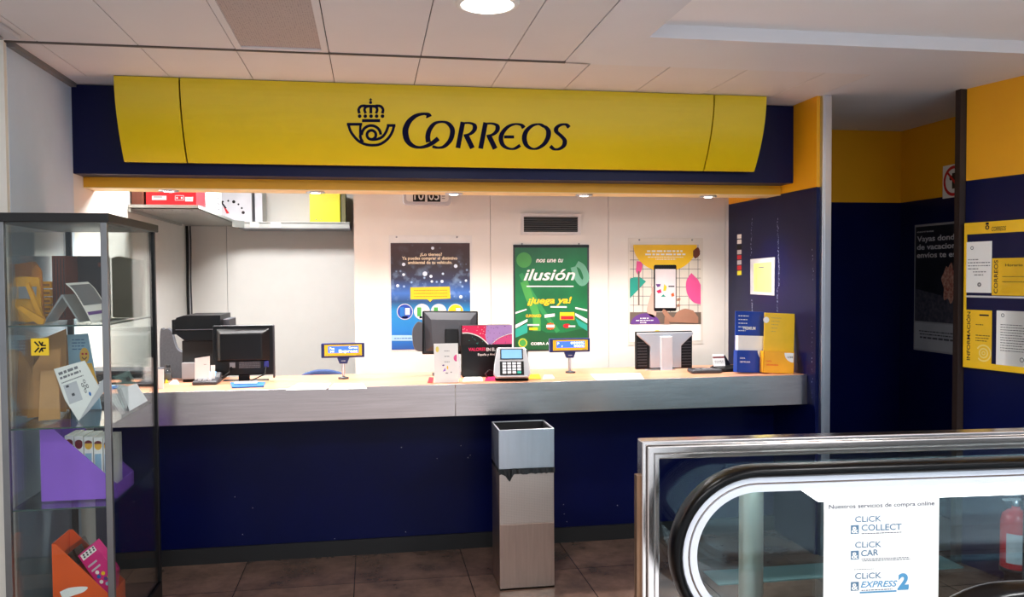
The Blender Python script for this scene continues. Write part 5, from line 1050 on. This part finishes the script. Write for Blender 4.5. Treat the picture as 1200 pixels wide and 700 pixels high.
b = MB(); x0, x1, z0, z1 = pxr(36.5, 396.5, 57, 417, cy0+.006); yy = cy0+.0075; b.box(x0, x1, yy-.001, yy, z0, z1, mat('sticker yellow', (244, 206, 30), .4)); cx, cz, s_ = (x0+x1)/2, (z0+z1)/2, (x1-x0)
f = front(yy-.001); st = []
for sg_ in (1, -1):
    st += stroke([(cx-.3*s_, cz+sg_*.32*s_), (cx-.05*s_, cz+sg_*.04*s_)], .09*s_, sm=False)+stroke([(cx-.05*s_, cz+sg_*.34*s_), (cx+.1*s_, cz+sg_*.08*s_), (cx+.34*s_, cz+sg_*.08*s_)], .09*s_, sm=False)+stroke([(cx+.16*s_, cz+sg_*.3*s_), (cx+.1*s_, cz+sg_*.1*s_)], .09*s_, sm=False)
b.draw(st, f, BLACK, 1); tag(b.build('window_sticker'), 'small square yellow sticker with a black arrow emblem on the cabinet glass', 'sticker')
tl = thing('leaflet', 'pale blue leaflet with a round yellow smiling figure on the second shelf', 'leaflet', (U(95, 430, Y=4.0).x, 4.0, zs))
x0, x1, z0, z1 = pxr(80, 391, 103, 455, 4.0); sh = .05
b = MB(); b.prism([(x0+.01, zs), (x1+sh, zs), (x1, z1), (x0, z1-.005)], 4.0, 4.006, LBLUE); b.build('card', tl, bevel=.001)
f = front(4.0); cx = U(99, 417, Y=4.0).x; cz = U(99, 417, Y=4.0).z; b = MB(); b.draw(disc(cx, cz, .02, 20, .036), f, mat('print face yellow', (246, 190, 60), .4), 2); b.draw(disc(cx-.007, cz+.008, .005, 10)+disc(cx+.008, cz+.008, .005, 10), f, RED, 3); b.draw(stroke([(cx-.01, cz-.006), (cx, cz-.016), (cx+.01, cz-.006)], .004), f, BROWN, 3)
b.draw([[(cx, cz-.034), (cx+.03, cz-.034), (cx+.055, cz-.13), (cx+.03, cz-.13)]], f, mat('print face yellow', (246, 190, 60), .4), 1)
for k in range(4): b.draw(wavy(x0+.02, x1-.012, z1-.03-k*.014, .005), f, mat('print blue text', (90, 130, 180), .5), 1)
b.build('print', tl)
def plate(t, nm, pts, Y, m, zb, dz=None):
    P = [U(x, y, Y=Y) for x, y in pts]; b = MB(); b.prism([(p.x, p.z+dz) for p in P], Y, Y+.003, m); return b.build(nm, t)
Yc = 3.68; P = U(92, 492, Y=Yc); dz = zs-P.z+.0005
t = thing('folded_card', 'white folded desk calendar card with a grey panel, centre of the second shelf', 'card', (P.x, Yc, zs), 'folded cards in the cabinet')
plate(t, 'rear_leg', [(92, 492), (113, 451), (125, 439), (131, 446), (104, 480)], Yc+.004, LGREY, zs, dz)
plate(t, 'front_face', [(63, 431), (99, 421), (116, 452), (92, 492), (76, 467)], Yc, PAPER, zs, dz)
A_, B_, C_ = [U(x, y, Y=Yc) for x, y in ((84, 492), (116, 480), (63, 431))]
def mp(u, v, k): return (A_.x+(B_.x-A_.x)*u+(C_.x-A_.x)*v, Yc-.0005*k, A_.z+dz+(B_.z-A_.z)*u+(C_.z-A_.z)*v)
# print
b = MB(); b.draw(wavy(.1, .8, .86, .05)+wavy(.1, .85, .78, .04)+wavy(.1, .9, .7, .02), mp, GREYT, 1); b.draw([[(.12, .3), (.6, .3), (.6, .66), (.12, .66)]], mp, LGREY, 1); b.draw(rect(.2, .6, .3, .64)+rect(.3, .42, .4, .47), mp, DGREY, 2)
for (u, v) in ((.75, .55), (.82, .5), (.78, .43), (.9, .5), (.85, .6)): b.draw(ring(u, v, .025, .04, 8), mp, DGREY, 2)
b.draw(disc(.9, .35, .04, 12), mp, BLUEM, 2); b.build('print', t)
P = U(143, 493, Y=3.8); dz = zs-P.z+.0005; t = thing('folded_card', 'white open folded card with a dark gap at the right of the second shelf', 'card', (P.x, 3.8, zs), 'folded cards in the cabinet')
plate(t, 'left_leaf', [(116, 454), (126, 450), (147, 490), (143, 493)], 3.8, PAPER, zs, dz)
plate(t, 'spine_strip', [(137, 463), (142, 461), (153, 486), (149, 489)], 3.806, DGREY, zs, dz)
plate(t, 'right_leaf', [(142, 461), (160, 456), (173, 476), (152, 488)], 3.803, mat('card face off white', (226, 232, 232), .5), zs, dz)
P = U(143, 463, Y=4.0); t = thing('folded_card', 'pale green card standing behind the white open card by the right glass', 'card', (P.x, 4.0, zs), 'folded cards in the cabinet')
P = [U(x, y, Y=4.0) for x, y in ((134, 445), (151, 438), (163, 458), (158, 482), (144, 482))]; b = MB(); b.prism([(p.x, p.z+zs-P[3].z) for p in P], 4.0, 4.004, mat('print pale green', (190, 222, 216), .4)); b.build('front_face', t)
b = MB(); b.draw(px2([[(147, 443), (151, 441), (154, 446), (150, 448)]], 4.0), front(4.0), GREYT, 1); b.build('print', t)
# --- third shelf: purple display tray with small boxes
zs = SH[2]+.001
Yt = 3.66; pl = [U(x, y, Y=Yt) for x, y in ((46.5, 503), (62, 503), (148, 567), (148, 581), (50, 588))]
dz = zs-min(p.z for p in pl); P = [(p.x, max(p.z+dz, zs)) for p in pl]; P[3] = (P[3][0], zs); P[4] = (P[4][0], zs); P[4] = (P[0][0], zs); D = .24
xl, xr = P[0][0], min(P[2][0], cx1-.02); P[2] = (xr, P[2][1]); P[3] = (xr, zs)
zt_ = min(P[0][1], SH[1]-.012); P[0] = (P[0][0], zt_); P[1] = (P[1][0], zt_)
t = thing('display_tray', 'purple cardboard display tray with sloping sides on the third cabinet shelf', 'display tray', ((xl+xr)/2, Yt+.1, zs))
for yy in (Yt, Yt+D): b = MB(); b.prism(P, yy, yy+.003, PURPLE); b.build('side_panel', t)
b = MB(); b.box(xr-.003, xr, Yt+.003, Yt+D, zs, P[2][1], PURPLE); b.build('front_panel', t)
b = MB(); b.box(xl, xl+.003, Yt+.003, Yt+D, zs, P[0][1], PURPLE); b.build('back_panel', t)
b = MB(); b.box(xl+.003, xr-.003, Yt+.003, Yt+D, zs, zs+.003, PURPLED); b.build('floor_panel', t)
for k in range(5):
    px0 = 76+k*11.3; xa = U(px0, 530, Y=Yt+.06).x; xb = U(px0+10.5, 530, Y=Yt+.06).x; zt_ = U(px0, 511+k*.6, Y=Yt+.06).z
    if xb > cx1-.03: xb = cx1-.03
    tb = thing('small_box', ['leftmost small white box in the purple tray, mostly hidden by its side', 'second small white box from the left in the purple tray', 'middle small white box with a yellow face in the purple tray', 'fourth small white box with a yellow face in the purple tray', 'small box at the right end of the row in the purple tray'][k], 'box', ((xa+xb)/2, Yt+.12, zs+.004), 'small boxes in the purple tray')
    b = MB(); b.box(xa, xb-.001, Yt+.06, Yt+.2, zs+.004, zt_, PAPER); b.build('carton', tb, bevel=.001)
    f = front(Yt+.06); b = MB(); cx = (xa+xb)/2; b.draw(disc(cx, zt_-.035, .015, 16, .019), f, mat('print face yellow', (246, 190, 60), .4) if k > 1 else mat('card maroon', (120, 20, 30), .5), 1); b.draw([disc(cx, zt_-.028, .015, 10, .013, 0, PI)[0]], f, mat('card maroon', (120, 20, 30), .5), 2); b.draw(rect(xa+.004, zs+.03, xb-.006, zt_-.07), f, LBLUE, 1); b.build('print', tb)
# --- base: orange tray
zs = .121; Yt = 3.70
A0 = U(60.5, 638, Y=Yt); A1 = U(122, 692, Y=Yt); t = thing('display_tray', 'orange cardboard display tray with a white swoosh on the cabinet floor', 'display tray', (A0.x+.1, Yt+.1, zs))
xl = A0.x; xr = min(U(130, 690, Y=Yt).x, cx1-.03); P = [(xl, zs), (xl, A0.z), (xl+.015, A0.z), (xr, A1.z-.03), (xr, zs)]; D = .2
for yy in (Yt, Yt+D): b = MB(); b.prism(P, yy, yy+.003, ORANGE); b.build('side_panel', t)
b = MB(); b.box(xr-.003, xr, Yt+.003, Yt+D, zs, P[3][1], ORANGE); b.build('front_panel', t)
b = MB(); b.box(xl, xl+.003, Yt+.003, Yt+D, zs, P[1][1], ORANGE); b.build('back_panel', t)
b = MB(); b.draw(px2([smooth([(70, 694), (82, 689), (102, 688), (98, 694), (84, 699), (74, 704)])], Yt), front(Yt), PAPER, 1); b.build('swoosh_print', t)
YY = 3.76; P = [U(x, y, Y=YY) for x, y in ((91, 652), (110, 637), (119, 648), (135, 672), (133, 698), (120, 694))]
tb = thing('toy_box', 'bright pink box with small printed figures leaning in the orange tray', 'box', (P[4].x, YY, P[4].z))
b = MB(); b.prism([(p.x, p.z) for p in P], YY, YY+.07, PINK); b.build('carton', tb, bevel=.002)
cu = lambda p: px2(p, YY); f = front(YY, .0008); b = MB()
b.draw(cu([[(94, 651.5), (109.5, 639.5), (113.5, 645), (98, 657.5)]]), f, PAPER, 1)
b.draw(cu([q for i in range(4) for j in range(2) for q in rect(97+i*3.6+j*1.2, 649.5-i*2.9+j*2.6, 99.2+i*3.6+j*1.2, 651.6-i*2.9+j*2.6)]), f, DGREY, 2)
b.draw(cu([[(103, 664), (113, 656), (114, 658), (104, 666)], [(107, 669), (117, 661), (118, 663), (108, 671)]]), f, LGREY, 1)
for (u, v, c) in ((116, 676, BLUEM), (121, 672, GOLD), (124, 678, PLUM), (119, 682, PAPER), (126, 684, LBLUE), (114, 671, PAPER), (128, 676, GOLD)): b.draw(cu(disc(u, v, 2.4, 10)), f, c, 2)
b.build('print', tb)
YY = 3.84; P = [U(x, y, Y=YY) for x, y in ((66, 653), (95, 632), (104, 648), (100, 680), (76, 676))]
tb = thing('blister_pack', 'clear plastic pack with dark contents leaning behind the pink box', 'pack', (P[3].x, YY, P[3].z))
b = MB(); b.prism([(p.x, p.z) for p in P], YY, YY+.05, CLEAR); b.build('shell', tb)
b = MB(); PC = mat('pack contents', (86, 78, 70), .4, var=.2, scale=30); cu = lambda p: px2(p, YY)
for k in range(3):
    q = [U(x+k*8, y-k*6, Y=YY) for x, y in ((70, 657), (76, 652.5), (84, 668), (79, 674))]; b.prism([(p.x, p.z) for p in q], YY+.008, YY+.04, PC)
b.build('contents', tb)

# ================================================================ LIGHT
w = bpy.data.worlds.new('world'); S.world = w; w.use_nodes = True; bg = w.node_tree.nodes['Background']; bg.inputs[0].default_value = (.82, .9, 1, 1); bg.inputs[1].default_value = 1.0
# unseen panel lamps added behind the camera for ambient light
PANEL = emit('added panel glow', (255, 252, 248), 3.5)
n_ = 0
for (x, y, e) in ((-.37, .9, 45), (.45, -.9, 50), (2.3, 1.2, 55), (4.2, 1.2, 35), (2.3, -1.6, 60)):
    zz = ZC if x < 1 else 2.657
    t = thing('added_panel_lamp', ['added unseen ceiling panel lamp left behind the photographer', 'added unseen ceiling panel lamp furthest back', 'added unseen ceiling panel lamp in the coffer near the escalator', 'added unseen ceiling panel lamp at the right of the coffer', 'added unseen ceiling panel lamp in the rear of the coffer'][n_], 'ceiling lamp', (x, y, zz), 'added unseen panel lamps'); n_ += 1
    b = MB(); b.box(x-.3, x+.3, y-.3, y+.3, zz-.02, zz-.0005, LGREY); b.build('frame', t)
    b = MB(); b.box(x-.28, x+.28, y-.28, y+.28, zz-.024, zz-.02, PANEL); b.build('diffuser', t)
    o = area(x, y, zz-.03, .55, .55, e, (.98, .99, 1)); o.parent = t; o.location = (0, 0, -.03)
t = thing('added_panel_lamp', 'added unseen lamp brightening the staff area from behind the pelmet', 'ceiling lamp', (-.75, 5.75, ZC))  # unseen lamp added to brighten the dark staff recess
b = MB(); b.box(-1.05, -.45, 5.45, 6.05, ZC-.02, ZC-.0005, LGREY); b.build('frame', t)
b = MB(); b.box(-1.03, -.47, 5.47, 6.03, ZC-.024, ZC-.02, PANEL); b.build('diffuser', t)
o = area(0, 0, 0, .55, .55, 75, (.97, .98, 1)); o.parent = t; o.location = (0, 0, -.03)
for o in bpy.data.objects:
    if '_o' in o: del o['_o']
